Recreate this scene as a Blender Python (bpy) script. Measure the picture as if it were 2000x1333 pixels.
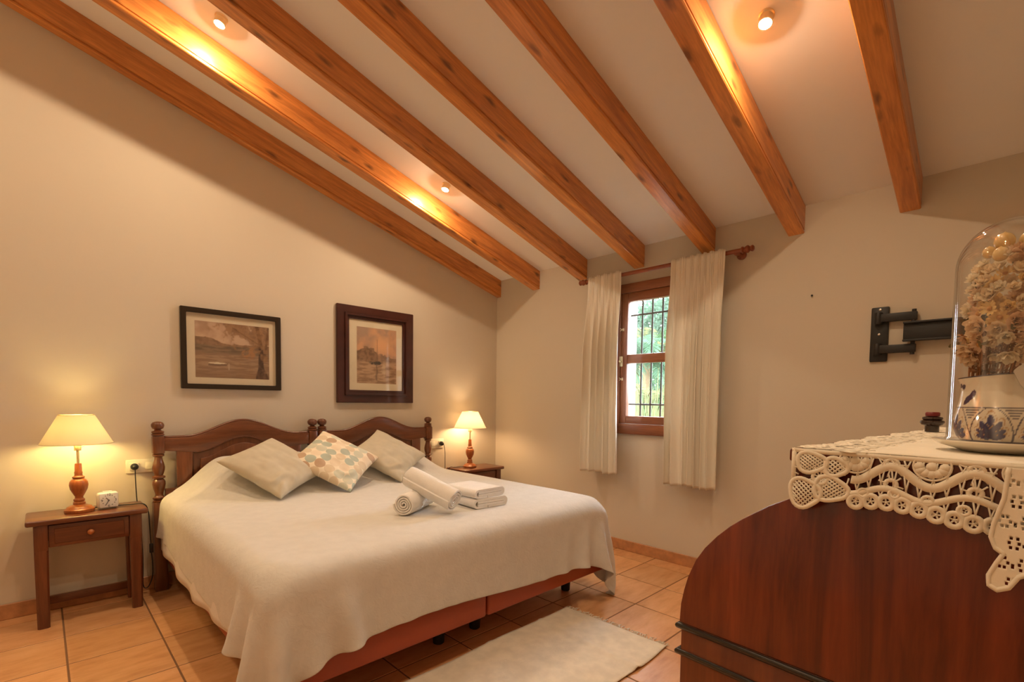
import bpy, bmesh, math, random
import numpy as np
from mathutils import Vector, Matrix, noise

for o in list(bpy.data.objects): bpy.data.objects.remove(o)
sc = bpy.context.scene
COL = sc.collection
R = math.radians
PI = math.pi

# ------------------------------------------------------------------ camera
# room axes: headboard wall is y=0, window wall is x=0, the room lies at x<0, y<0
cd = bpy.data.cameras.new('camera')
cam = bpy.data.objects.new('camera', cd); COL.objects.link(cam)
yaw, pitch, roll = R(-44.523), R(-2.897), R(0.736)
fwd = Vector((-math.sin(yaw), math.cos(yaw), 0)); rgt = Vector((math.cos(yaw), math.sin(yaw), 0)); upv = Vector((0, 0, 1))
f2 = fwd*math.cos(pitch)+upv*math.sin(pitch); u2 = upv*math.cos(pitch)-fwd*math.sin(pitch)
r3 = rgt*math.cos(roll)+u2*math.sin(roll); u3 = u2*math.cos(roll)-rgt*math.sin(roll)
m3 = Matrix((r3, u3, -f2)).transposed()
cam.matrix_world = Matrix.Translation((-3.3395, -3.6563, 1.1923)) @ m3.to_4x4()
cd.sensor_width = 36; cd.sensor_fit = 'HORIZONTAL'
cd.lens = 941.458/2000*36
cd.shift_x = -(1003.0-1000)/2000; cd.shift_y = (830.73-666.5)/2000
cd.clip_start = 0.02
sc.camera = cam

# ------------------------------------------------------------------ world, exposure
w = bpy.data.worlds.new('world'); sc.world = w; w.use_nodes = True
bg = w.node_tree.nodes['Background']
bg.inputs[0].default_value = (0.82, 0.91, 1.0, 1); bg.inputs[1].default_value = 20.0
sc.view_settings.view_transform = 'Standard'; sc.view_settings.look = 'None'
sc.view_settings.exposure = 0.40; sc.view_settings.gamma = 1.0
sc.view_settings.use_curve_mapping = False
SPOT_L = 1900.0          # ceiling bulbs (radiance)
LAMP1_L, LAMP2_L = 104.0, 124.0
SPOT_C = (1.0, 0.765, 0.50); LAMP1_C = (1.0, 0.74, 0.28); LAMP2_C = (1.0, 0.66, 0.35)

# ------------------------------------------------------------------ helpers
def link(o):
    COL.objects.link(o); return o
def tag(o, label=None, cat=None, group=None, kind=None):
    if label: o['label'] = label
    if cat: o['category'] = cat
    if group: o['group'] = group
    if kind: o['kind'] = kind
    return o
def thing(name, label, cat, loc=(0, 0, 0), rotz=0, group=None):
    o = link(bpy.data.objects.new(name, None)); o.empty_display_size = .05
    o.location = loc; o.rotation_euler = (0, 0, rotz)
    return tag(o, label, cat, group)
def obj(name, bm, mat, parent=None, smooth=None, loc=None):
    me = bpy.data.meshes.new(name)
    if isinstance(bm, bmesh.types.BMesh):
        bmesh.ops.recalc_face_normals(bm, faces=bm.faces)
        bm.to_mesh(me); bm.free()
    else:
        me.from_pydata(*bm); me.update()
    if mat: me.materials.append(mat)
    o = link(bpy.data.objects.new(name, me))
    if parent: o.parent = parent
    if loc: o.location = loc
    if smooth is not None: shade(me, smooth)
    return o
def shade(me, ang=40):
    if ang >= 180:
        me.polygons.foreach_set('use_smooth', [True]*len(me.polygons)); return
    me.polygons.foreach_set('use_smooth', [True]*len(me.polygons))
    b = bmesh.new(); b.from_mesh(me)
    for e in b.edges:
        e.smooth = not (len(e.link_faces) == 2 and e.calc_face_angle(0) > R(ang))
    b.to_mesh(me); b.free()
def NB(): return bmesh.new()
def box(bm, x0, x1, y0, y1, z0, z1, bev=0, seg=2, M=None):
    b = bmesh.new(); bmesh.ops.create_cube(b, size=1)
    for v in b.verts:
        v.co = Vector((x0+(v.co.x+.5)*(x1-x0), y0+(v.co.y+.5)*(y1-y0), z0+(v.co.z+.5)*(z1-z0)))
    if bev: bmesh.ops.bevel(b, geom=b.edges[:], offset=bev, segments=seg, affect='EDGES', profile=.5)
    if M: b.transform(M)
    me = bpy.data.meshes.new('t'); b.to_mesh(me); b.free(); bm.from_mesh(me); bpy.data.meshes.remove(me)
    return bm
def lathe(bm, prof, c=(0, 0), n=32, M=None, caps=True):
    rings = []
    for r, z in prof:
        rings.append([bm.verts.new((c[0]+r*math.cos(2*PI*i/n), c[1]+r*math.sin(2*PI*i/n), z)) for i in range(n)])
    for a, b in zip(rings, rings[1:]):
        for i in range(n): bm.faces.new((a[i], a[(i+1) % n], b[(i+1) % n], b[i]))
    if caps:
        if prof[0][0] > 1e-6: bm.faces.new(rings[0][::-1])
        if prof[-1][0] > 1e-6: bm.faces.new(rings[-1])
    if M:
        for rr in rings:
            for v in rr: v.co = M @ v.co
    return bm
def tube(bm, pts, r, n=8, closed=False, caps=True):
    pts = [Vector(p) for p in pts]; N = len(pts)
    rr = r if isinstance(r, (list, tuple)) else [r]*N
    rings = []; prev = None
    for i, p in enumerate(pts):
        if closed: t = pts[(i+1) % N]-pts[i-1]
        else: t = pts[min(i+1, N-1)]-pts[max(i-1, 0)]
        t.normalize()
        if prev is None:
            a = Vector((0, 0, 1)) if abs(t.z) < .9 else Vector((1, 0, 0))
            nrm = t.cross(a).normalized()
        else:
            nrm = (prev-t*prev.dot(t)).normalized()
        prev = nrm; bn = t.cross(nrm)
        rings.append([bm.verts.new(p+(nrm*math.cos(2*PI*k/n)+bn*math.sin(2*PI*k/n))*rr[i]) for k in range(n)])
    for i in range(N if closed else N-1):
        a, b = rings[i], rings[(i+1) % N]
        for k in range(n): bm.faces.new((a[k], a[(k+1) % n], b[(k+1) % n], b[k]))
    if not closed and caps:
        bm.faces.new(rings[0][::-1]); bm.faces.new(rings[-1])
    return bm
def prism(bm, poly, axis, a0, a1, bev=0):
    """extrude a polygon; axis 'y': poly in (x,z); 'x': poly in (y,z); 'z': poly in (x,y)"""
    def P(p, a):
        return {'y': (p[0], a, p[1]), 'x': (a, p[0], p[1]), 'z': (p[0], p[1], a)}[axis]
    b = bmesh.new()
    A = [b.verts.new(P(p, a0)) for p in poly]; B = [b.verts.new(P(p, a1)) for p in poly]
    b.faces.new(A[::-1]); b.faces.new(B); n = len(poly)
    for i in range(n): b.faces.new((A[i], A[(i+1) % n], B[(i+1) % n], B[i]))
    if bev:
        bmesh.ops.recalc_face_normals(b, faces=b.faces)
        es = [e for e in b.edges if len(e.link_faces) == 2 and e.calc_face_angle(0) > R(35)]
        bmesh.ops.bevel(b, geom=es, offset=bev, segments=2, affect='EDGES', profile=.5)
    me = bpy.data.meshes.new('t'); b.to_mesh(me); b.free(); bm.from_mesh(me); bpy.data.meshes.remove(me)
    return bm
def ribbon_prism(bm, path, th, axis, a0, a1):
    """a tape of thickness th following a 2D path, extruded along axis"""
    n = len(path); L = []; Rr = []
    for i in range(n):
        p0 = path[max(i-1, 0)]; p1 = path[min(i+1, n-1)]
        dx, dy = p1[0]-p0[0], p1[1]-p0[1]; l = math.hypot(dx, dy) or 1
        nx, ny = -dy/l*th/2, dx/l*th/2
        L.append((path[i][0]+nx, path[i][1]+ny)); Rr.append((path[i][0]-nx, path[i][1]-ny))
    return prism_strip(bm, L, Rr, axis, a0, a1)
def prism_strip(bm, L, Rr, axis, a0, a1):
    def P(p, a):
        return {'y': (p[0], a, p[1]), 'x': (a, p[0], p[1]), 'z': (p[0], p[1], a)}[axis]
    n = len(L)
    la = [bm.verts.new(P(p, a0)) for p in L]; lb = [bm.verts.new(P(p, a1)) for p in L]
    ra = [bm.verts.new(P(p, a0)) for p in Rr]; rb = [bm.verts.new(P(p, a1)) for p in Rr]
    for i in range(n-1):
        bm.faces.new((la[i], la[i+1], lb[i+1], lb[i])); bm.faces.new((ra[i+1], ra[i], rb[i], rb[i+1]))
        bm.faces.new((la[i+1], la[i], ra[i], ra[i+1])); bm.faces.new((lb[i], lb[i+1], rb[i+1], rb[i]))
    bm.faces.new((la[0], lb[0], rb[0], ra[0])); bm.faces.new((lb[-1], la[-1], ra[-1], rb[-1]))
    return bm
def copy_tree(o, parent=None):
    c = o.copy(); COL.objects.link(c); c.parent = parent
    for ch in list(o.children): copy_tree(ch, c)
    return c
def sstep(a, b, x):
    t = np.clip((x-a)/(b-a), 0, 1); return t*t*(3-2*t)

# ------------------------------------------------------------------ materials
def mat_base(name):
    m = bpy.data.materials.new(name); m.use_nodes = True
    nt = m.node_tree; return m, nt, nt.nodes['Principled BSDF']
def nd(nt, t, **kw):
    n = nt.nodes.new(t)
    for k, v in kw.items(): setattr(n, k, v)
    return n
def ramp(nt, stops):
    n = nt.nodes.new('ShaderNodeValToRGB'); e = n.color_ramp.elements
    while len(e) < len(stops): e.new(.5)
    for el, (p, c) in zip(e, stops): el.position = p; el.color = (*c, 1)
    return n
def coords(nt, scale=(1, 1, 1), kind='Object'):
    tc = nd(nt, 'ShaderNodeTexCoord'); mp = nd(nt, 'ShaderNodeMapping'); mp.inputs['Scale'].default_value = scale
    nt.links.new(tc.outputs[kind], mp.inputs[0]); return mp
def bump(nt, src, bs, strength=.2, dist=.01):
    b = nd(nt, 'ShaderNodeBump'); b.inputs['Strength'].default_value = strength; b.inputs['Distance'].default_value = dist
    nt.links.new(src, b.inputs['Height']); nt.links.new(b.outputs[0], bs.inputs['Normal']); return b
def plain(name, col, rough=.6, nscale=0, nstr=.1, ndist=.002, vary=0, metal=0, coat=0, sheen=0, spec=None):
    m, nt, bs = mat_base(name)
    bs.inputs['Base Color'].default_value = (*col, 1); bs.inputs['Roughness'].default_value = rough
    bs.inputs['Metallic'].default_value = metal; bs.inputs['Coat Weight'].default_value = coat
    bs.inputs['Sheen Weight'].default_value = sheen
    if spec is not None: bs.inputs['Specular IOR Level'].default_value = spec
    if nscale:
        mp = coords(nt); n = nd(nt, 'ShaderNodeTexNoise'); n.inputs['Scale'].default_value = nscale; n.inputs['Detail'].default_value = 4
        nt.links.new(mp.outputs[0], n.inputs[0]); bump(nt, n.outputs[0], bs, nstr, ndist)
        if vary:
            r = ramp(nt, [(.3, [c*(1-vary) for c in col]), (.7, [min(1, c*(1+vary)) for c in col])])
            nt.links.new(n.outputs[0], r.inputs[0]); nt.links.new(r.outputs[0], bs.inputs['Base Color'])
    return m
def wood(name, dark, light, axis='x', rough=.35, scale=1., coat=.2, knots=None, contrast=(.3, .72), tilt=0):
    m, nt, bs = mat_base(name)
    s = {'x': (1.2, 14, 14), 'y': (14, 1.2, 14), 'z': (14, 14, 1.2)}[axis]
    mp = coords(nt, [a*scale for a in s])
    rt = None
    if tilt:
        rt = nd(nt, 'ShaderNodeMapping'); rt.inputs['Rotation'].default_value = (0, tilt, 0)
        nt.links.new(mp.inputs[0].links[0].from_socket, rt.inputs[0]); nt.links.new(rt.outputs[0], mp.inputs[0])
    oi = nd(nt, 'ShaderNodeObjectInfo'); va = nd(nt, 'ShaderNodeVectorMath', operation='ADD')
    mul = nd(nt, 'ShaderNodeMath', operation='MULTIPLY'); mul.inputs[1].default_value = 37
    nt.links.new(oi.outputs['Random'], mul.inputs[0]); nt.links.new(mp.outputs[0], va.inputs[0]); nt.links.new(mul.outputs[0], va.inputs[1])
    n1 = nd(nt, 'ShaderNodeTexNoise'); n1.inputs['Scale'].default_value = 1.6; n1.inputs['Detail'].default_value = 6; n1.inputs['Roughness'].default_value = .62; n1.inputs['Distortion'].default_value = .6
    nt.links.new(va.outputs[0], n1.inputs[0])
    r = ramp(nt, [(contrast[0], dark), (contrast[1], light)])
    nt.links.new(n1.outputs[0], r.inputs[0]); out = r.outputs[0]
    n2 = nd(nt, 'ShaderNodeTexNoise'); n2.inputs['Scale'].default_value = 9; n2.inputs['Detail'].default_value = 3
    nt.links.new(va.outputs[0], n2.inputs[0])
    mx = nd(nt, 'ShaderNodeMixRGB', blend_type='MULTIPLY'); mx.inputs[0].default_value = .35
    r2 = ramp(nt, [(.35, (.55, .5, .45)), (.6, (1, 1, 1))]); nt.links.new(n2.outputs[0], r2.inputs[0])
    nt.links.new(out, mx.inputs[1]); nt.links.new(r2.outputs[0], mx.inputs[2]); out = mx.outputs[0]
    if knots:
        ks = {'x': (4.2, 12, 12), 'y': (12, 4.2, 12), 'z': (12, 12, 4.2)}[axis]
        mk = coords(nt, ks)
        if rt: nt.links.new(rt.outputs[0], mk.inputs[0])
        vb = nd(nt, 'ShaderNodeVectorMath', operation='ADD')
        nt.links.new(mk.outputs[0], vb.inputs[0]); nt.links.new(mul.outputs[0], vb.inputs[1])
        vo = nd(nt, 'ShaderNodeTexVoronoi'); vo.inputs['Scale'].default_value = 1.0; vo.inputs['Randomness'].default_value = 1
        nz = nd(nt, 'ShaderNodeTexNoise'); nz.inputs['Scale'].default_value = 3.; nt.links.new(vb.outputs[0], nz.inputs[0])
        ad = nd(nt, 'ShaderNodeMixRGB', blend_type='ADD'); ad.inputs[0].default_value = .25
        nt.links.new(vb.outputs[0], ad.inputs[1]); nt.links.new(nz.outputs['Color'], ad.inputs[2])
        nt.links.new(ad.outputs[0], vo.inputs[0])
        rk = ramp(nt, [(.07, (1, 1, 1)), (.24, (0, 0, 0))]); nt.links.new(vo.outputs['Distance'], rk.inputs[0])
        mk2 = nd(nt, 'ShaderNodeMixRGB'); mk2.inputs[2].default_value = (*knots, 1)
        ms = nd(nt, 'ShaderNodeMath', operation='MULTIPLY'); ms.inputs[1].default_value = .75
        nt.links.new(rk.outputs[0], ms.inputs[0]); nt.links.new(ms.outputs[0], mk2.inputs[0])
        nt.links.new(out, mk2.inputs[1]); out = mk2.outputs[0]
    nt.links.new(out, bs.inputs['Base Color'])
    bs.inputs['Roughness'].default_value = rough; bs.inputs['Coat Weight'].default_value = coat; bs.inputs['Coat Roughness'].default_value = .2
    bump(nt, n1.outputs[0], bs, .06, .004)
    return m
def emit(name, col, s):
    m = bpy.data.materials.new(name); m.use_nodes = True; nt = m.node_tree
    nt.nodes.remove(nt.nodes['Principled BSDF']); e = nd(nt, 'ShaderNodeEmission')
    e.inputs[0].default_value = (*col, 1); e.inputs[1].default_value = s
    nt.links.new(e.outputs[0], nt.nodes['Material Output'].inputs[0]); return m
def thin_glass(name, tint=(1, 1, 1), refl=1.0, rough=.02):
    m = bpy.data.materials.new(name); m.use_nodes = True; nt = m.node_tree
    nt.nodes.remove(nt.nodes['Principled BSDF'])
    tr = nd(nt, 'ShaderNodeBsdfTransparent'); tr.inputs[0].default_value = (*tint, 1)
    gl = nd(nt, 'ShaderNodeBsdfGlossy'); gl.inputs['Roughness'].default_value = rough
    lw = nd(nt, 'ShaderNodeLayerWeight'); lw.inputs[0].default_value = .5
    pw = nd(nt, 'ShaderNodeMath', operation='POWER'); pw.inputs[1].default_value = 5; nt.links.new(lw.outputs['Facing'], pw.inputs[0])
    ml = nd(nt, 'ShaderNodeMath', operation='MULTIPLY_ADD'); ml.inputs[1].default_value = .9*refl; ml.inputs[2].default_value = .045*refl; ml.use_clamp = True; nt.links.new(pw.outputs[0], ml.inputs[0])
    mx = nd(nt, 'ShaderNodeMixShader'); nt.links.new(ml.outputs[0], mx.inputs[0])
    nt.links.new(tr.outputs[0], mx.inputs[1]); nt.links.new(gl.outputs[0], mx.inputs[2])
    nt.links.new(mx.outputs[0], nt.nodes['Material Output'].inputs[0]); return m
def translucent(name, col, tcol, fac=.5, nscale=0):
    m = bpy.data.materials.new(name); m.use_nodes = True; nt = m.node_tree
    nt.nodes.remove(nt.nodes['Principled BSDF'])
    d = nd(nt, 'ShaderNodeBsdfDiffuse'); d.inputs[0].default_value = (*col, 1)
    t = nd(nt, 'ShaderNodeBsdfTranslucent'); t.inputs[0].default_value = (*tcol, 1)
    mx = nd(nt, 'ShaderNodeMixShader'); mx.inputs[0].default_value = fac
    nt.links.new(d.outputs[0], mx.inputs[1]); nt.links.new(t.outputs[0], mx.inputs[2])
    nt.links.new(mx.outputs[0], nt.nodes['Material Output'].inputs[0])
    if nscale:
        mp = coords(nt); n = nd(nt, 'ShaderNodeTexNoise'); n.inputs['Scale'].default_value = nscale
        nt.links.new(mp.outputs[0], n.inputs[0]); b = nd(nt, 'ShaderNodeBump'); b.inputs['Strength'].default_value = .15; b.inputs['Distance'].default_value = .002
        nt.links.new(n.outputs[0], b.inputs['Height']); nt.links.new(b.outputs[0], d.inputs['Normal'])
    return m
def painted(name, rough=.6, coat=0):
    m, nt, bs = mat_base(name)
    a = nd(nt, 'ShaderNodeAttribute'); a.attribute_name = 'paint'
    nt.links.new(a.outputs['Color'], bs.inputs['Base Color']); bs.inputs['Roughness'].default_value = rough
    bs.inputs['Coat Weight'].default_value = coat; return m
def paint_attr(me, cols):
    ca = me.color_attributes.new('paint', 'FLOAT_COLOR', 'POINT')
    c = np.ones((len(me.vertices), 4), np.float32); c[:, :3] = cols
    ca.data.foreach_set('color', c.ravel())
def srgb(r, g, b):
    f = lambda c: (c/255/12.92) if c/255 <= .04045 else ((c/255+.055)/1.055)**2.4
    return (f(r), f(g), f(b))

M_wall = plain('wall_paint', (.645, .575, .47), .85, 22, .25, .003)
M_ceil = plain('ceiling_paint', (.90, .88, .86), .9, 16, .15, .003)
M_beam = wood('varnished_pine', (.48, .155, .032), (.88, .36, .085), 'x', .30, 1., .3, knots=(.07, .02, .006), tilt=-math.atan(.2755))
M_dark = wood('dark_stained_wood', (.10, .030, .011), (.21, .070, .026), 'x', .28, 1.2, .4)
M_darkz = wood('dark_stained_wood_upright', (.10, .030, .011), (.21, .070, .026), 'z', .28, 1.2, .4)
M_ns = wood('reddish_nightstand_wood', (.095, .025, .010), (.19, .056, .021), 'x', .3, 1., .4)
M_nsz = wood('reddish_nightstand_wood_upright', (.095, .025, .010), (.19, .056, .021), 'z', .3, 1., .4)
M_lamp = wood('orange_turned_wood', (.30, .075, .015), (.48, .15, .035), 'z', .3, 2., .3)
M_desk = wood('mahogany_veneer', (.085, .011, .004), (.22, .036, .010), 'z', .24, .9, .35, contrast=(.34, .68))
M_desk_bead = plain('dark_bead', (.015, .010, .007), .3, coat=.3)
M_win = wood('window_wood', (.20, .060, .020), (.33, .11, .038), 'z', .4, 1., .1)
M_winy = wood('window_wood_level', (.20, .060, .020), (.33, .11, .038), 'y', .4, 1., .1)
M_rod = wood('rod_wood', (.22, .05, .016), (.36, .095, .03), 'y', .35, 2., .2)
M_white = plain('white_plastic', (.78, .72, .58), .4)
M_black = plain('black_rubber', (.012, .012, .012), .45)
M_mount = plain('black_powder_coat', (.016, .016, .017), .5, 120, .1, .0005)
M_brass = plain('pale_brass', (.75, .62, .38), .3, metal=.8)
M_chrome = plain('steel', (.6, .58, .55), .25, metal=1)
M_base = plain('rust_red_upholstery', (.34, .050, .006), .45, 60, .1, .0006)
M_matt = plain('white_sheet', (.78, .74, .70), .9, 90, .15, .001)
M_spread = None
M_iron = plain('black_iron', (.03, .035, .035), .6)
M_glass = thin_glass('window_glass')
M_pglass = thin_glass('picture_glass', refl=.7)
M_dome = thin_glass('dome_glass', (.985, .985, .98), 1.3)
M_stucco = plain('outside_stucco', (.80, .72, .66), .9, 30, .3, .004)

# tile: mottled terracotta ceramic, varied from tile to tile
def tile_mat():
    m, nt, bs = mat_base('terracotta_tile')
    mp = coords(nt, (4, 14, 8)); oi = nd(nt, 'ShaderNodeObjectInfo'); mul = nd(nt, 'ShaderNodeMath', operation='MULTIPLY'); mul.inputs[1].default_value = 91
    va = nd(nt, 'ShaderNodeVectorMath', operation='ADD'); nt.links.new(oi.outputs['Random'], mul.inputs[0])
    nt.links.new(mp.outputs[0], va.inputs[0]); nt.links.new(mul.outputs[0], va.inputs[1])
    n = nd(nt, 'ShaderNodeTexNoise'); n.inputs['Scale'].default_value = 1.3; n.inputs['Detail'].default_value = 7; n.inputs['Roughness'].default_value = .65
    nt.links.new(va.outputs[0], n.inputs[0])
    r = ramp(nt, [(.28, (.56, .26, .105)), (.5, (.70, .365, .165)), (.72, (.78, .44, .22))]); nt.links.new(n.outputs[0], r.inputs[0])
    hs = nd(nt, 'ShaderNodeHueSaturation'); mr = nd(nt, 'ShaderNodeMapRange'); mr.inputs[3].default_value = .88; mr.inputs[4].default_value = 1.08
    nt.links.new(oi.outputs['Random'], mr.inputs[0]); nt.links.new(mr.outputs[0], hs.inputs['Value']); nt.links.new(r.outputs[0], hs.inputs['Color'])
    nt.links.new(hs.outputs[0], bs.inputs['Base Color']); bs.inputs['Roughness'].default_value = .38
    bump(nt, n.outputs[0], bs, .12, .003); return m
M_tile = tile_mat()
M_grout = plain('grout', (.20, .10, .045), .9)
M_skirt = plain('skirting_tile', (.50, .24, .105), .4, 25, .1, .002, vary=.18)

def cloth_mat(name, col, weave=260, vary=.05, emboss=0, rough=.9):
    m, nt, bs = mat_base(name)
    mp = coords(nt); wv = nd(nt, 'ShaderNodeTexNoise'); wv.inputs['Scale'].default_value = weave; wv.inputs['Detail'].default_value = 2
    nt.links.new(mp.outputs[0], wv.inputs[0]); src = wv.outputs[0]
    n = nd(nt, 'ShaderNodeTexNoise'); n.inputs['Scale'].default_value = 18; n.inputs['Detail'].default_value = 4; nt.links.new(mp.outputs[0], n.inputs[0])
    r = ramp(nt, [(.35, [c*(1-vary) for c in col]), (.65, [min(1, c*(1+vary)) for c in col])]); nt.links.new(n.outputs[0], r.inputs[0])
    nt.links.new(r.outputs[0], bs.inputs['Base Color']); bs.inputs['Roughness'].default_value = rough
    bs.inputs['Sheen Weight'].default_value = .15
    b1 = bump(nt, src, bs, .12, .0008)
    if emboss:
        n3 = nd(nt, 'ShaderNodeTexNoise'); n3.inputs['Scale'].default_value = emboss; n3.inputs['Detail'].default_value = 5; n3.inputs['Distortion'].default_value = 1.5
        nt.links.new(mp.outputs[0], n3.inputs[0]); b2 = nd(nt, 'ShaderNodeBump'); b2.inputs['Strength'].default_value = .30; b2.inputs['Distance'].default_value = .006
        nt.links.new(n3.outputs[0], b2.inputs['Height']); nt.links.new(b2.outputs[0], b1.inputs['Normal'])
    return m
M_spread = cloth_mat('cream_bedspread', (.66, .635, .595), 300, .03, 34)
M_cush = cloth_mat('beige_linen', (.54, .48, .365), 380, .04)
M_towel = cloth_mat('white_terry', (.82, .79, .76), 420, .03, 160)
M_curt = translucent('cream_curtain', (.95, .90, .80), (.92, .86, .74), .16, 300)
M_rug = cloth_mat('cream_woven_rug', (.78, .70, .58), 200, .07, 60)
M_lace = cloth_mat('ivory_lace', (.82, .75, .62), 500, .03)
M_shade1 = translucent('cream_lampshade', (.80, .70, .46), (.80, .66, .36), .060)
M_shade2 = translucent('ivory_lampshade', (.84, .76, .60), (.95, .85, .66), .15)

# ------------------------------------------------------------------ room shell
X0, Y0 = -4.70, -4.35          # far walls behind the camera
ZT, SL = 2.394, 0.2755         # ceiling height at window wall, slope
def zc(x): return ZT-SL*x
WY0, WY1, WZ0, WZ1 = -2.08, -1.455, .975, 2.085    # window opening
WT = .27
def struct(name, bm, mat, parent=None):
    o = obj(name, bm, mat, parent)
    if not parent: o['kind'] = 'structure'
    return o
floor = struct('floor', box(NB(), X0, 0, Y0, 0, -.08, -.0016), M_grout)
TX, TY, TDX, TDY = -3.281, -.457, .3466, .3440
bm = NB(); g = .0055
tl = bmesh.new(); box(tl, -.5, .5, -.5, .5, -.004, 0)
for v in tl.verts:
    v.co.x *= TDX-g; v.co.y *= TDY-g
es = [e for e in tl.edges if all(v.co.z > -.001 for v in e.verts)]
bmesh.ops.bevel(tl, geom=es, offset=.0025, segments=1, affect='EDGES')
tile_me = bpy.data.meshes.new('tile'); tl.to_mesh(tile_me); tl.free(); tile_me.materials.append(M_tile)
bm.free()
for i in range(-6, 12):
    for j in range(-12, 3):
        a0, a1 = TX+i*TDX, TX+(i+1)*TDX; b0, b1 = TY+j*TDY, TY+(j+1)*TDY
        a0c, a1c, b0c, b1c = max(a0, X0), min(a1, -.001), max(b0, Y0), min(b1, -.001)
        if a1c-a0c < .02 or b1c-b0c < .02: continue
        t = link(bpy.data.objects.new('tile', tile_me)); t.parent = floor
        t.location = ((a0c+a1c)/2, (b0c+b1c)/2, 0)
        t.scale = ((a1c-a0c)/TDX, (b1c-b0c)/TDY, 1)
# walls
bm = NB(); prism(bm, [(X0-.2, -.08), (WT, -.08), (WT, zc(WT)+.25), (X0-.2, zc(X0-.2)+.25)], 'y', 0, .25); struct('wall_back', bm, M_wall)
bm = NB(); prism(bm, [(X0-.2, -.08), (WT, -.08), (WT, zc(WT)+.25), (X0-.2, zc(X0-.2)+.25)], 'y', Y0-.2, Y0); struct('wall_front', bm, M_wall)
bm = NB(); box(bm, X0-.2, X0, Y0, 0, -.08, zc(X0)+.1); struct('wall_left', bm, M_wall)
bm = NB(); top = ZT+.02
box(bm, 0, WT, WY1, 0, -.08, top); box(bm, 0, WT, Y0, WY0, -.08, top)
box(bm, 0, WT, WY0, WY1, -.08, WZ0); box(bm, 0, WT, WY0, WY1, WZ1, top)
struct('wall_right', bm, M_wall)
bm = NB(); prism(bm, [(X0-.2, zc(X0-.2)), (WT, zc(WT)), (WT, zc(WT)+.2), (X0-.2, zc(X0-.2)+.2)], 'y', Y0-.2, .25); struct('ceiling', bm, M_ceil)
# skirting
BH = .083
bm = NB(); box(bm, X0, -.0005, -.012, 0, 0, BH, .003, 1); struct('baseboard_back', bm, M_skirt)
bm = NB(); box(bm, -.012, 0, Y0, -.0125, 0, BH, .003, 1); struct('baseboard_right', bm, M_skirt)
bm = NB(); box(bm, X0, X0+.012, Y0, -.0125, 0, BH, .003, 1); struct('baseboard_left', bm, M_skirt)

# ------------------------------------------------------------------ ceiling beams
ordn = ['first', 'second', 'third', 'fourth', 'fifth', 'sixth', 'seventh']
bl = ['varnished pine beam running flush along the top of the headboard wall',
      'second pine ceiling beam out from the headboard wall, beside the two spot bulbs',
      'third pine ceiling beam out from the headboard wall, ending above the curtain rod finial',
      'fourth pine ceiling beam out from the headboard wall, ending above the window',
      'fifth pine ceiling beam out from the headboard wall, ending above the thicker curtain',
      'sixth pine ceiling beam out from the headboard wall, lit by a bulb beside it',
      'seventh pine ceiling beam out from the headboard wall, farthest from the bed']
def beam_mesh(w0, d=.163, x1=X0):
    c = .012
    prof = [(0, 0), (0, -d+.022), (-.006, -d+.019), (-.006, -d+.015), (0, -d+.012), (0, -d+.004), (-.004, -d)]
    prof += [(-w0+.004, -d), (-w0, -d+.004), (-w0, -d+.012), (-w0+.006, -d+.015), (-w0+.006, -d+.019), (-w0, -d+.022), (-w0, 0)]
    b = bmesh.new(); n = len(prof); rings = []
    for k in range(13):
        x = (x1)*k/12
        rings.append([b.verts.new((x, p[0], -SL*x+p[1])) for p in prof])
    for a, bb in zip(rings, rings[1:]):
        for i in range(n): b.faces.new((a[i], a[(i+1) % n], bb[(i+1) % n], bb[i]))
    b.faces.new(rings[0]); b.faces.new(rings[-1][::-1]); return b
BW = .089
for i in range(7):
    yb = -.584-.5435*(i-1)
    if i == 0:
        o = obj('ceiling_beam', beam_mesh(.058), M_beam, loc=(-.001, -.001, ZT-.001))
    else:
        o = obj('ceiling_beam', beam_mesh(BW), M_beam, loc=(-.001, yb+BW, ZT-.001))
    tag(o, bl[i], 'beam', 'sloping pine ceiling beams')

# ------------------------------------------------------------------ ceiling spot bulbs
M_spot = emit('spot_glow', SPOT_C, SPOT_L)
sp = [(-2.628, -.78, 'bare ceiling bulb between second and third beams, midway up the slope'),
      (-1.222, -.787, 'bare ceiling bulb between second and third beams, lower down the slope'),
      (-1.239, -2.924, 'bare ceiling bulb between sixth and seventh beams, lower down the slope'),
      (-2.640, -2.924, 'added unseen ceiling bulb between sixth and seventh beams, midway up the slope'),  # out of view, added to continue this row and give ambient fill
      (-4.035, -.775, 'bare ceiling bulb between second and third beams, near the top of the slope'),
      (-4.040, -2.924, 'added unseen ceiling bulb between sixth and seventh beams, near the top of the slope')]  # another unseen bulb, put in for extra fill at the row's upper end
for x, y, lab in sp:
    t = thing('ceiling_bulb', lab, 'ceiling light', (x, y, zc(x)), 0, 'small ceiling bulbs')
    t.rotation_euler = (0, math.atan(SL), 0)
    b = NB(); lathe(b, [(.0, 0), (.030, 0), (.030, -.006), (.026, -.010), (.0265, -.040), (.0235, -.041), (.0235, -.034), (0, -.034)], n=28); obj('housing', b, M_brass, t, 40)
    b = NB(); lathe(b, [(.0232, -.037), (.0215, -.041), (.0165, -.0445), (.009, -.0465), (0, -.047)], n=24, caps=False); obj('bulb', b, M_spot, t, 180)

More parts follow.
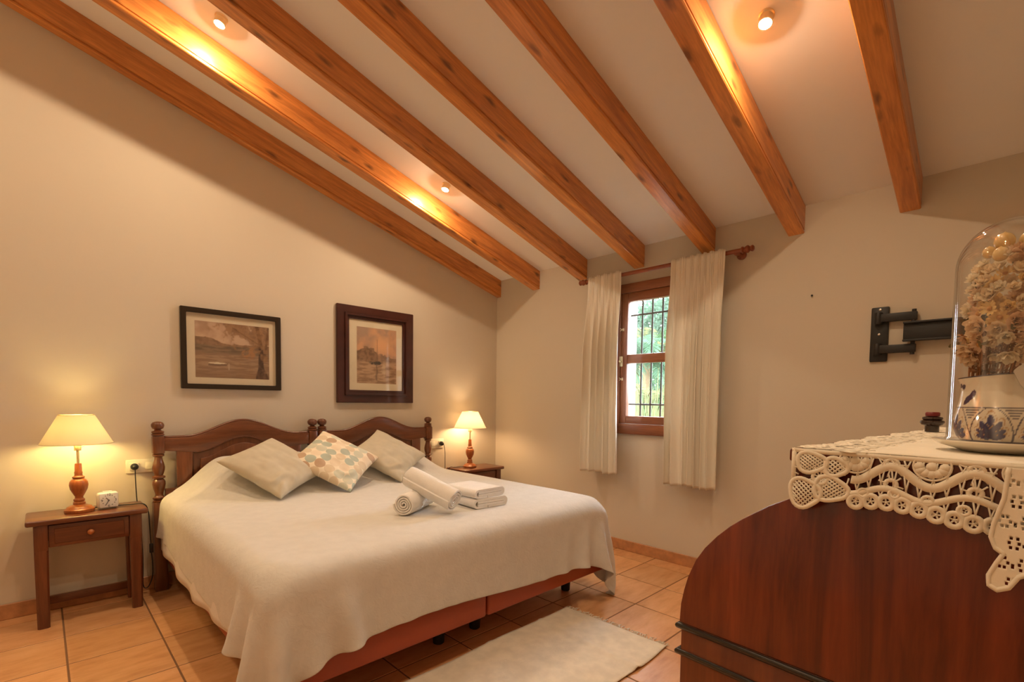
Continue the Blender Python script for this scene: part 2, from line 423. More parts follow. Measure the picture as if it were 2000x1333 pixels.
# ------------------------------------------------------------------ window, grille, curtains
win = tag(link(bpy.data.objects.new('window_1', None)), kind='structure'); win.location = (0, (WY0+WY1)/2, WZ0)
cy = (WY0+WY1)/2; hw = (WY1-WY0)/2; H = WZ1-WZ0
b = NB()          # outer frame, proud of the wall by 2 cm
box(b, -.022, .05, -hw-.035, -hw+.035, -.035, H+.035, .004); box(b, -.022, .05, hw-.035, hw+.035, -.035, H+.035, .004); obj('frame_post', b, M_win, win, 40)
b = NB(); box(b, -.026, .05, -hw-.04, hw+.04, H-.035, H+.035, .005); obj('frame_head', b, M_winy, win, 40)
b = NB(); box(b, -.030, .05, -hw-.04, hw+.04, -.035, .045, .005); obj('frame_sill', b, M_winy, win, 40)
for s in (-1, 1):
    b = NB(); box(b, -.016, .034, s*(hw-.063)-.027, s*(hw-.063)+.027, .047, H-.037, .005); obj('sash_stile', b, M_win, win, 40)
for z0, z1 in ((.047, .108), (.522, .592), (H-.105, H-.037)):
    b = NB(); box(b, -.014, .032, -hw+.091, hw-.091, z0, z1, .005); obj('sash_rail', b, M_winy, win, 40)
for z0, z1 in ((.108, .522), (.592, H-.105)):
    b = NB(); box(b, .008, .012, -hw+.088, hw-.088, z0-.003, z1+.003); obj('pane', b, M_glass, win)
latch = NB(); box(latch, -.028, -.016, hw-.058, hw-.028, .50, .58, .003); lathe(latch, [(0, -.05), (.009, -.045), (.009, -.03), (0, -.025)], c=(0, 0), n=12, M=Matrix.Translation((0, hw-.043, .54)) @ Matrix.Rotation(R(-90), 4, 'Y') @ Matrix.Translation((0, 0, .075)))
tag(obj('latch', latch, M_brass, win, 40), 'pale brass latch')
for zz in (.79, .40):
    b = NB(); box(b, -.022, -.016, hw-.062, hw-.046, zz-.012, zz+.012, .002)
    tube(b, [(-.022, hw-.054, zz), (-.034, hw-.050, zz+.002), (-.036, hw-.036, zz+.010)], .003, 8)
    tube(b, [(-.022, hw-.054, zz), (-.034, hw-.050, zz-.002), (-.036, hw-.038, zz-.010)], .003, 8)
    tag(obj('hook', b, M_brass, win, 40), 'small brass shutter hook')
gr = thing('window_grille', 'black iron security bars set outside the window', 'window bars', (.12, cy, WZ0))
for k in range(-3, 3):
    b = NB(); tube(b, [(0, k*.088-.005, .001), (0, k*.088-.005, H-.001)], .0075, 8); obj('upright_bar', b, M_iron, gr, 60)
for zz in (.20, .92):
    b = NB(); tube(b, [(.0, -hw+.001, zz), (.0, hw-.001, zz)], .0075, 8); obj('cross_bar', b, M_iron, gr, 60)

RZ, RX = 2.177, -.095
rod = thing('curtain_rod', 'reddish wooden curtain rod with turned finials above the window', 'curtain rod', (RX, -1.78, RZ))
b = NB(); tube(b, [(0, .63, 0), (0, -.66, 0)], .0145, 16); obj('pole', b, M_rod, rod, 60)
def finial(b, y, s):
    prof = [(.0145, 0), (.021, .004), (.021, .012), (.013, .017), (.016, .022), (.023, .034), (.024, .042), (.018, .050), (.012, .054), (.019, .062), (.020, .070), (.012, .078), (0, .080)]
    M = Matrix.Translation((0, y, 0)) @ Matrix.Rotation(R(-90*s), 4, 'X')
    return lathe(b, prof, n=20, M=M)
for y, s in ((.58, 1), (-.645, -1)):
    b = NB(); finial(b, y if s > 0 else y, s); obj('finial', b, M_rod, rod, 50)
for y in (.545, -.615):
    b = NB()
    lathe(b, [(0, .0), (.030, .0), (.030, .010), (.020, .016), (.013, .022), (.012, .070), (.02, .075), (.02, .1), (0, .1)], n=20, M=Matrix.Translation((-RX-.0005, y, -.006)) @ Matrix.Rotation(R(-90), 4, 'Y'))
    obj('bracket', b, M_rod, rod, 50)

def curtain(y0, y1, zt, zb, nf, seed, lab, side):
    rnd = random.Random(seed); nu, nv = 220, 80; V = []; F = []
    ph = [rnd.uniform(-PI, PI) for _ in range(12)]
    # uneven fold phase along the width
    wts = [rnd.uniform(.6, 1.5) for _ in range(int(nf)+1)]; cum = np.concatenate([[0], np.cumsum(wts)]); cum = cum/cum[-1]
    amps = [rnd.uniform(.6, 1.25) for _ in range(len(wts)+1)]
    for j in range(nv+1):
        t = j/nv; z = zt+(zb-zt)*t
        waist = math.exp(-((t-.035)/.03)**2); head = math.exp(-(t/.13)**2); low = float(sstep(.05, .40, t))
        for i in range(nu+1):
            s = i/nu; k = min(int(np.searchsorted(cum, s, side='right'))-1, len(wts)-1); fr_ = (s-cum[k])/(cum[k+1]-cum[k])
            A_ = amps[k]*(1-fr_)+amps[k+1]*fr_; c_ = math.cos(2*PI*fr_+.5*math.sin(3*t+ph[k % 12])*low)
            fold = (.5+.5*c_)**.8
            xx = -.026-low*.060*A_*(fold-.38)
            # pinched pleats near the heading: narrow double ridges
            pl_ = math.exp(-((fr_-.5)/.10)**2)+.8*math.exp(-((fr_-.30)/.06)**2)+.8*math.exp(-((fr_-.70)/.06)**2)
            xx -= .020*head*pl_*(1-.55*waist)*(1-low*.8)
            xx += .004*noise.noise(Vector((s*5, t*4, seed)))+.0015*noise.noise(Vector((s*40, t*5, seed+3)))
            spread = 1+(.10 if side < 0 else -.03)*t
            yb_ = y0+(y1-y0)*s; ymid = (y0+y1)/2
            yy = ymid+(yb_-ymid)*spread+.010*math.sin(2*PI*fr_)*A_*low
            yy += .010*math.sin(2.2*t+ph[3])*t
            zz = z+.005*math.sin(11*s+ph[6])*t+.006*pl_*math.exp(-(t/.02)**2)
            V.append((xx, yy+1.78, zz-RZ))
    for j in range(nv):
        for i in range(nu):
            a = j*(nu+1)+i; F.append((a, a+1, a+nu+2, a+nu+1))
    o = obj('curtain', (V, [], F), M_curt, None, 180, loc=(RX, -1.78, RZ))
    md = o.modifiers.new('thickness', 'SOLIDIFY'); md.thickness = .0018
    tag(o, lab, 'curtain', 'cream curtains on the wooden rod')
curtain(-1.232, -1.545, 2.197, .622, 4, 3, 'narrower cream curtain hanging on the bed side of the window', -1)
curtain(-1.955, -2.335, 2.197, .606, 6, 8, 'wider cream curtain hanging on the television bracket side of the window', 1)

# ------------------------------------------------------------------ outside: wall reveal, ground, palms
b = NB(); box(b, WT+.001, 20, -12, 18, -.4, -.1); o = obj('ground_outside', b, plain('dry_grass', (.07, .075, .035), .9, 3, .3, .05, vary=.3)); tag(o, kind='structure')
def leafmat(n, c, t):
    return translucent(n, c, t, .4)
M_fr = [leafmat('palm_green', (.052, .098, .046), (.075, .125, .055)), leafmat('palm_bluegreen', (.060, .110, .070), (.075, .13, .075)), leafmat('palm_yellow', (.115, .115, .055), (.13, .13, .06))]
M_trunk = plain('palm_trunk', (.25, .17, .10), .9, 14, .6, .03)
def frond(L, droop, rnd, nleaf=26, wl=.35):
    b = NB(); pts = []
    for k in range(14):
        t = k/13; pts.append(Vector((L*t*(1-.25*droop*t), 0, L*(.55*t-droop*t*t))))
    tube(b, pts, [.012*(1-.8*k/13) for k in range(14)], 5)
    for k in range(nleaf):
        t = .12+.86*k/nleaf; f_ = t*13; i0 = min(int(f_), 12); p = pts[i0].lerp(pts[i0+1], f_-i0); tg = (pts[i0+1]-pts[i0]).normalized()
        for s in (-1, 1):
            ll = wl*(math.sin(PI*(.15+.8*t)))*rnd.uniform(.8, 1.1)
            d = (tg*.75+Vector((0, s, 0))*.8+Vector((0, 0, -.25*rnd.random()))).normalized(); wv = tg.cross(d).cross(d).normalized()*.019
            q1 = p+d*ll*.5; q2 = p+d*ll+Vector((0, 0, -.12*ll))
            vs = [b.verts.new(p), b.verts.new(q1+wv), b.verts.new(q2), b.verts.new(q1-wv)]; b.faces.new(vs)
    return b
def palm(x, y, h, n, L, seed, lab, mi, group='palms outside the window'):
    rnd = random.Random(seed); t = thing('palm', lab, 'palm tree', (x, y, -.1), 0, group)
    b = NB(); tube(b, [(0, 0, 0), (.03, .02, h*.5), (0, 0, h)], [.13, .11, .12], 10); obj('trunk', b, M_trunk, t, 60)
    meshes = []
    for k in range(4):
        me_o = obj('frond', frond(L*rnd.uniform(.85, 1.1), rnd.uniform(.35, .9), rnd), M_fr[mi if k < 3 else 2], t); meshes.append(me_o)
    fr = list(meshes)
    for k in range(n-4):
        c = rnd.choice(meshes).copy(); COL.objects.link(c); c.parent = t; fr.append(c)
    for k, c in enumerate(fr):
        c.location = (0, 0, h); c.rotation_euler = (rnd.uniform(-.3, .3), rnd.uniform(-.5, .7), k*2.39996)
palm(4.2, .75, 1.2, 34, 1.10, 5, 'low bushy palm growing close outside the window', 0)
palm(6.3, 2.0, 2.2, 40, 1.7, 6, 'taller palm standing behind the low one outside the window', 1)
palm(10.0, 4.1, 2.9, 40, 2.2, 12, 'tallest palm farthest away beyond the window', 0)
M_reed = [leafmat('reed_yellow', (.12, .12, .06), (.13, .13, .063)), leafmat('reed_green', (.078, .115, .056), (.09, .13, .062))]
def reeds(x, y, n, h, seed, lab, mat):
    rnd = random.Random(seed); b = NB()
    for k in range(n):
        a = rnd.uniform(0, 2*PI); q = rnd.uniform(0, .28); L = h*rnd.uniform(.6, 1.1); bend = rnd.uniform(.1, .75); p = Vector((q*math.cos(a), q*math.sin(a), 0)); d = Vector((math.cos(a), math.sin(a), 0)); sd = Vector((-d.y, d.x, 0))
        rows = []
        for j in range(6):
            t = j/5; c = p+d*(bend*L*t*t*.7)+Vector((0, 0, L*(t-.25*bend*t*t*1.2))); w_ = .011*(1-t)+.001
            rows.append((b.verts.new(c+sd*w_), b.verts.new(c-sd*w_)))
        for r0, r1 in zip(rows, rows[1:]): b.faces.new((r0[0], r0[1], r1[1], r1[0]))
    o = obj('reed_clump', b, mat, None, loc=(x, y, -.1)); tag(o, lab, 'grass clump', 'grass clumps outside the window')
reeds(1.35, -1.05, 380, 1.65, 3, 'yellowish tall grass clump growing right outside the window', M_reed[0])
reeds(2.45, -.20, 420, 1.55, 4, 'greener tall grass clump growing beside the yellowish clump outside', M_reed[1])
hd_ = NB(); rnd = random.Random(31)
for k in range(24000):
    c = Vector((rnd.uniform(-.5, .5), rnd.uniform(-5.5, 5.5), 5.2*rnd.random()**.8)); d = Vector((rnd.uniform(-1, 1), rnd.uniform(-1, 1), rnd.uniform(-.3, 1))).normalized(); e = d.cross(Vector((rnd.random(), rnd.random(), rnd.random()))).normalized()*.045
    vs = [hd_.verts.new(c), hd_.verts.new(c+d*.08+e), hd_.verts.new(c+d*.19), hd_.verts.new(c+d*.08-e)]; hd_.faces.new(vs)
o = obj('hedge', hd_, leafmat('hedge_leaf', (.072, .115, .080), (.09, .14, .095)), None, loc=(14.2, 6.6, -.1)); o.rotation_euler = (0, 0, R(-30)); tag(o, 'tall leafy hedge closing off the garden behind the palms', 'hedge')

# ------------------------------------------------------------------ pictures
def frame_box(b, x0, x1, z0, z1, w_, y0, y1, bev=.003):
    """four mitred bars"""
    for (ax, bx, az, bz) in ((x0, x1, z1-w_, z1), (x0, x1, z0, z0+w_), (x0, x0+w_, z0, z1), (x1-w_, x1, z0, z1)): pass
    out = [(x0, z0), (x1, z0), (x1, z1), (x0, z1)]; inn = [(x0+w_, z0+w_), (x1-w_, z0+w_), (x1-w_, z1-w_), (x0+w_, z1-w_)]
    c = bmesh.new()
    vo = [[c.verts.new((p[0], y, p[1])) for p in out] for y in (y0, y1)]; vi = [[c.verts.new((p[0], y, p[1])) for p in inn] for y in (y0, y1)]
    for i in range(4):
        j = (i+1) % 4
        c.faces.new((vo[0][i], vo[0][j], vi[0][j], vi[0][i])); c.faces.new((vo[1][j], vo[1][i], vi[1][i], vi[1][j]))
        c.faces.new((vo[0][j], vo[0][i], vo[1][i], vo[1][j])); c.faces.new((vi[0][i], vi[0][j], vi[1][j], vi[1][i]))
    if bev:
        bmesh.ops.recalc_face_normals(c, faces=c.faces)
        es = [e for e in c.edges if e.calc_face_angle(0) > R(40)]
        bmesh.ops.bevel(c, geom=es, offset=bev, segments=2, affect='EDGES')
    me = bpy.data.meshes.new('t'); c.to_mesh(me); c.free(); b.from_mesh(me); bpy.data.meshes.remove(me); return b
def vnoise(P, s, seed=0):
    return np.array([noise.fractal(Vector((p[0]*s+seed, p[1]*s-seed*.7, seed*1.3)), 1.0, 2.0, 4) for p in P])
def print_mesh(x0, x1, z0, z1, y, nx, nz, fn):
    xs = np.linspace(0, 1, nx); zs = np.linspace(0, 1, nz); U, W = np.meshgrid(xs, zs)
    u, v_ = U.ravel(), W.ravel()
    V = np.stack([x0+u*(x1-x0), np.full_like(u, y), z0+v_*(z1-z0)], 1)
    F = []
    for j in range(nz-1):
        for i in range(nx-1): a = j*nx+i; F.append((a, a+1, a+nx+1, a+nx))
    return V.tolist(), F, fn(u, v_)
def S(*c): return np.array(srgb(*c))
def mixc(a, b, t): return a*(1-t[:, None])+b*t[:, None]
def scene_tree(u, v):
    P = np.stack([u*1.25, v], 1); n1 = vnoise(P, 5, 1); n2 = vnoise(P, 16, 2); n3 = vnoise(P*np.array([.35, 2.2]), 12, 4)
    sky = mixc(np.array(S(196, 158, 128)), np.array(S(172, 132, 104)), np.clip(.5+n1, 0, 1))
    c = sky.copy()
    hill = .70-.06*sstep(.12, .5, u)+.035*np.sin(u*7+1.0)*(u < .5)+.02*n1
    t = (v < hill).astype(float); c = mixc(c, mixc(S(128, 92, 66), S(150, 112, 82), np.clip(.5+n2, 0, 1)), t)
    t = (v < .585).astype(float); c = mixc(c, mixc(S(108, 84, 62), S(138, 108, 82), np.clip(.5+n3*1.3, 0, 1)), t)
    t = sstep(.47, .40, v); c = mixc(c, mixc(S(166, 130, 98), S(142, 106, 78), np.clip(.5+n3*1.5, 0, 1)), t)
    t = sstep(.22, .06, v)*.6; c = mixc(c, S(134, 96, 66), t)
    # orange bush and shore at mid right
    d = ((u-.72)/.10)**2+((v-.47)/.11)**2; c = mixc(c, S(176, 116, 62), np.clip(1.2-d+n2*1.5, 0, 1)*.8)
    c = mixc(c, S(112, 76, 50), np.clip(1-np.abs(v-.385-.02*u)/.012, 0, 1)*(u > .5)*.8)
    # moored white boat
    d = np.abs(v-(.265+.25*(u-.28)**2))-.016*np.clip(1-((u-.28)/.13)**2, 0, 1); c = mixc(c, S(214, 192, 160), ((d < 0) & (np.abs(u-.28) < .13)).astype(float))
    c = mixc(c, S(98, 70, 52), ((np.abs(v-.235) < .012) & (np.abs(u-.285) < .12)).astype(float)*.7)
    c = mixc(c, S(190, 160, 130), ((np.abs(u-.43) < .008) & (np.abs(v-.21) < .06)).astype(float)*.6)
    # tree trunk leaning, then the crown
    cx = .90-.02*np.sin(v*5)-.20*np.clip(v-.45, 0, 1)**1.2; wd = .05+.05*sstep(.25, 0, v)-.02*v
    tr = np.clip((wd-np.abs(u-cx))/.012, 0, 1); c = mixc(c, mixc(S(78, 52, 40), S(112, 80, 60), np.clip(.5+n2, 0, 1)), tr)
    br = np.clip((.022-np.abs(u-(.94+.12*(v-.5))))/.01, 0, 1)*(v > .42); c = mixc(c, S(100, 70, 52), br)
    br = np.clip((.016-np.abs((v-.68)-(.82-u)*.75))/.008, 0, 1)*(u > .48)*(u < .84); c = mixc(c, S(96, 66, 50), br)
    crown = np.clip((v-(.98-.62*sstep(.10, .95, u)))*5+n1*2.2+n2*2.0, 0, 1)*sstep(.1, .25, u)
    c = mixc(c, mixc(S(118, 80, 50), S(150, 106, 66), np.clip(.5+n2*1.5, 0, 1)), crown*.75)
    return c
def scene_boat(u, v):
    P = np.stack([u, v*1.3], 1); n1 = vnoise(P, 4, 7); n2 = vnoise(P, 14, 8); n3 = vnoise(P*np.array([.5, 2]), 10, 9)
    c = mixc(S(206, 148, 106), S(168, 132, 108), np.clip(.5+n1*1.2-.6*(u-.5), 0, 1))
    c = mixc(c, S(222, 160, 108), np.clip(1-((u-.62)/.35)**2-((v-.7)/.2)**2, 0, 1)*.8)
    h = .53+.11*np.exp(-((u-.2)/.24)**4)+.05*n2+.05*n1; t = ((v < h) & (v > .3)).astype(float)*sstep(.62, .45, u)
    c = mixc(c, mixc(S(116, 84, 62), S(146, 108, 80), np.clip(.5+n2*1.4, 0, 1)), t)
    h2 = .52+.05*np.sin(u*6-1)+.03*n2; t = ((v < h2) & (v > .38)).astype(float)*sstep(.5, .62, u); c = mixc(c, mixc(S(126, 94, 76), S(150, 116, 92), np.clip(.5+n2, 0, 1)), t*.9)
    t = sstep(.44, .36, v); c = mixc(c, mixc(S(186, 146, 112), S(150, 112, 84), np.clip(.5+n3*1.6, 0, 1)), t)
    d = ((u-.45)/.20)**2+((v-.37-.12*(u-.45)**2)/.035)**2; c = mixc(c, S(72, 62, 58), np.clip(1.6-d*1.2+n2, 0, 1))
    c = mixc(c, S(88, 66, 54), ((np.abs(u-.50) < .010) & (v > .38) & (v < .80)).astype(float)*.45)
    c = mixc(c, S(96, 76, 62), ((np.abs(u-.49+.02*n2) < .02) & (v < .34) & (v > .06)).astype(float)*.55)
    c = mixc(c, S(214, 182, 146), np.clip(1-((u-.66)/.06)**2-((v-.28)/.14)**2+n2, 0, 1)*.6)
    return c
M_print = painted('watercolour_print', .8)
M_mat = plain('cream_mount_board', (.70, .62, .46), .9)
M_fr1 = plain('black_brown_frame', (.022, .014, .008), .35, coat=.2)
M_fr2 = plain('dark_mahogany_frame', (.055, .014, .009), .35, 8, .05, .002, vary=.25, coat=.2)
def picture(lab, x0, x1, z0, z1, fw, mx, pr, mat, step, fn, res):
    t = thing('framed_picture', lab, 'picture', ((x0+x1)/2, -.001, z0), 0)
    ox, oz = (x0+x1)/2, z0; A0, A1, B0, B1 = x0-ox, x1-ox, 0, z1-oz
    b = NB(); frame_box(b, A0, A1, B0, B1, fw, -.028, 0); obj('frame', b, mat, t, 40)
    if step:
        b = NB(); frame_box(b, A0+fw, A1-fw, B0+fw, B1-fw, .020, -.040, -.004, .004); obj('frame_moulding', b, mat, t, 40)
        b = NB(); frame_box(b, A0+fw+.02, A1-fw-.02, B0+fw+.02, B1-fw-.02, .022, -.022, -.004, .003); obj('inner_frame', b, mat, t, 40)
    b = NB(); box(b, A0+fw*.6, A1-fw*.6, -.010, -.002, B0+fw*.6, B1-fw*.6); obj('mount_board', b, M_mat, t)
    px0, px1, pz0, pz1 = pr
    V, F, c = print_mesh(px0-ox, px1-ox, pz0-oz, pz1-oz, -.0108, *res, fn)
    c = np.clip(c, 0, 1); lum = c.mean(1, keepdims=True); c = np.clip((c*.85+lum*.15)*np.array([.97, 1.05, 1.08]), 0, 1); c = np.clip(.5*c.mean()+(c-.5*c.mean())*1.08, 0, 1)
    p = obj('print', (V, [], F), M_print, t); paint_attr(p.data, c)
    b = NB(); box(b, A0+mx, A1-mx, -.0150, -.0138, B0+mx, B1-mx); obj('glass', b, M_pglass, t)
picture('landscape print of a tree by water in a thin black frame', -2.700, -2.103, 1.243, 1.760, .032, .028, (-2.621, -2.178, 1.318, 1.680), M_fr1, False, scene_tree, (170, 140))
picture('portrait print of a boat in a wide stepped mahogany frame', -1.690, -1.007, 1.160, 1.926, .060, .085, (-1.521, -1.165, 1.318, 1.770), M_fr2, True, scene_boat, (120, 150))

# ------------------------------------------------------------------ bed: bases, mattresses, headboards
def bed_base(x0, x1, lab):
    cx = (x0+x1)/2; t = thing('bed_base', lab, 'bed base', (cx, -1.06, 0), 0, 'twin bed bases pushed together')
    w2 = (x1-x0)/2; b = NB(); box(b, -w2, w2, -.93, .93, .172, .305, .012, 3); obj('divan', b, M_base, t, 40)
    for sx in (-1, 1):
        for yy in (-.70, .74):
            b = NB(); xx = sx*(w2-.11 if sx < 0 else w2-.11)
            lathe(b, [(.024, 0), (.028, .004), (.036, .172)], c=(xx, yy), n=16); obj('leg', b, M_black, t, 40)
bed_base(-2.805, -1.862, 'rust red divan base under the half of the bed beside the alarm clock')
bed_base(-1.852, -.885, 'rust red divan base under the half of the bed beside the window wall')
def mattress(x0, x1, lab):
    b = NB(); box(b, x0+.008, x1-.008, -1.965, -.115, .3055, .580, .085, 5)
    o = obj('mattress', b, M_matt, None, 60); tag(o, lab, 'mattress', 'twin mattresses')
mattress(-2.832, -1.861, 'white sheeted mattress showing below the bedspread beside the headboard post near the clock')
mattress(-1.855, -.872, 'white mattress under the bedspread on the window wall side')

def headboard(xl, xr, lab):
    cx = (xl+xr)/2; w2 = (xr-xl)/2
    t = thing('headboard', lab, 'headboard', (cx, -.06, 0), 0, 'twin carved headboards')
    turn = [(.024, .545), (.034, .548), (.034, .556), (.027, .560), (.034, .566), (.034, .574), (.024, .580), (.020, .590), (.022, .604), (.030, .632), (.034, .656), (.033, .672), (.026, .684),
            (.022, .690), (.033, .694), (.033, .704), (.021, .710), (.026, .724), (.031, .742), (.032, .760), (.027, .786), (.021, .808), (.020, .822), (.030, .828), (.030, .838), (.020, .842)]
    fin = [(.020, .950), (.033, .954), (.033, .962), (.027, .966), (.032, .970), (.032, .978), (.018, .984), (.016, .990), (.028, .996), (.0335, 1.010), (.033, 1.022), (.025, 1.033), (.012, 1.038), (0, 1.039)]
    for s in (-1, 1):
        x = s*w2
        b = NB(); box(b, x-.033, x+.033, -.033, .033, 0, .546, .005)
        p = obj('post', b, M_darkz, t, 40)
        b = NB(); box(b, x-.030, x+.030, -.030, .030, .841, .952, .008, 2); obj('post_block', b, M_darkz, p, 40)
        b = NB(); lathe(b, turn, c=(x, 0), n=28); obj('turned_spindle', b, M_darkz, p, 50)
        b = NB(); lathe(b, fin, c=(x, 0), n=28); obj('finial', b, M_darkz, p, 50)
    L = w2-.028
    def topz(x): return .937+.098*(.5+.5*math.cos(PI*min(1, abs(x)/(L*.80))))**1.15
    def archz(x, Lp): return .845+.088*(.5+.5*math.cos(PI*min(1, abs(x)/(Lp*.88))))
    N = 40; sw = .085; Lp = L-.06-sw+.02            # stile starts 6 cm from the post
    xs = [-L+2*L*i/N for i in range(N+1)]
    up = [(x, topz(x)) for x in xs]
    Ls = L-.062
    lo = [(L, .858)]+[(Ls, .852)]
    q = [Ls-sw+.02-(2*(Ls-sw+.02))*i/N for i in range(N+1)]
    lo += [(x, archz(x, Ls-sw+.02)) for x in q]+[(-Ls, .852), (-L, .858)]
    b = NB(); prism(b, up+lo, 'y', -.020, .016, .004); obj('top_rail', b, M_dark, t, 40)
    b = NB(); tube(b, [(x, -.004, topz(x)+.003) for x in xs], .010, 8); obj('top_moulding', b, M_dark, t, 180)
    for s in (-1, 1):
        b = NB(); box(b, min(s*Ls, s*(Ls-sw)), max(s*Ls, s*(Ls-sw)), -.018, .014, .36, .856, .004); obj('stile', b, M_darkz, t, 40)
    b = NB(); box(b, -L, L, -.018, .014, .50, .625, .004); obj('lower_rail', b, M_dark, t, 40)
    Li = Ls-sw+.004
    pp = [(-Li, .60)]+[(Li, .60)]+[(x, archz(x, Ls-sw+.02)+.004) for x in [Li-2*Li*i/N for i in range(N+1)]]
    b = NB(); prism(b, pp, 'y', -.006, .008); pn = obj('panel', b, M_darkz, t)
    Lr = Li-.045
    pp = [(-Lr, .66), (Lr, .66)]+[(x, archz(x*1.05, Ls-sw+.02)-.045) for x in [Lr-2*Lr*i/N for i in range(N+1)]]
    b = NB(); prism(b, pp, 'y', -.016, -.004, .006); obj('raised_field', b, M_darkz, pn, 40)
    b = NB(); pts = [(-Li, -.012, .63)]+[(x, -.012, archz(x, Ls-sw+.02)-.002) for x in [-Li+2*Li*i/N for i in range(N+1)]]+[(Li, -.012, .63)]
    tube(b, pts, .007, 8); obj('panel_moulding', b, M_darkz, pn, 180)
headboard(-2.832, -1.899, 'dark carved headboard next to the nightstand with the alarm clock')
headboard(-1.827, -.873, 'dark carved headboard next to the nightstand in the wall corner')

# under-sheet hanging below the spread on the clock side
V = []; F = []
for j in range(9):
    for i in range(61):
        y = -.13-1.62*i/60; z = .50-(.245+.02*math.sin(y*5))*j/8
        V.append((-.006-.008*(j/8)*(1+math.sin(y*17+.8*j/8)), y+.94, z))
for j in range(8):
    for i in range(60): a = j*61+i; F.append((a, a+1, a+62, a+61))
o = obj('under_sheet', (V, [], F), M_matt, None, 180, loc=(-2.832, -.94, 0)); md = o.modifiers.new('t', 'SOLIDIFY'); md.thickness = .0015
tag(o, 'white sheet edge hanging below the bedspread beside the clock nightstand', 'sheet')

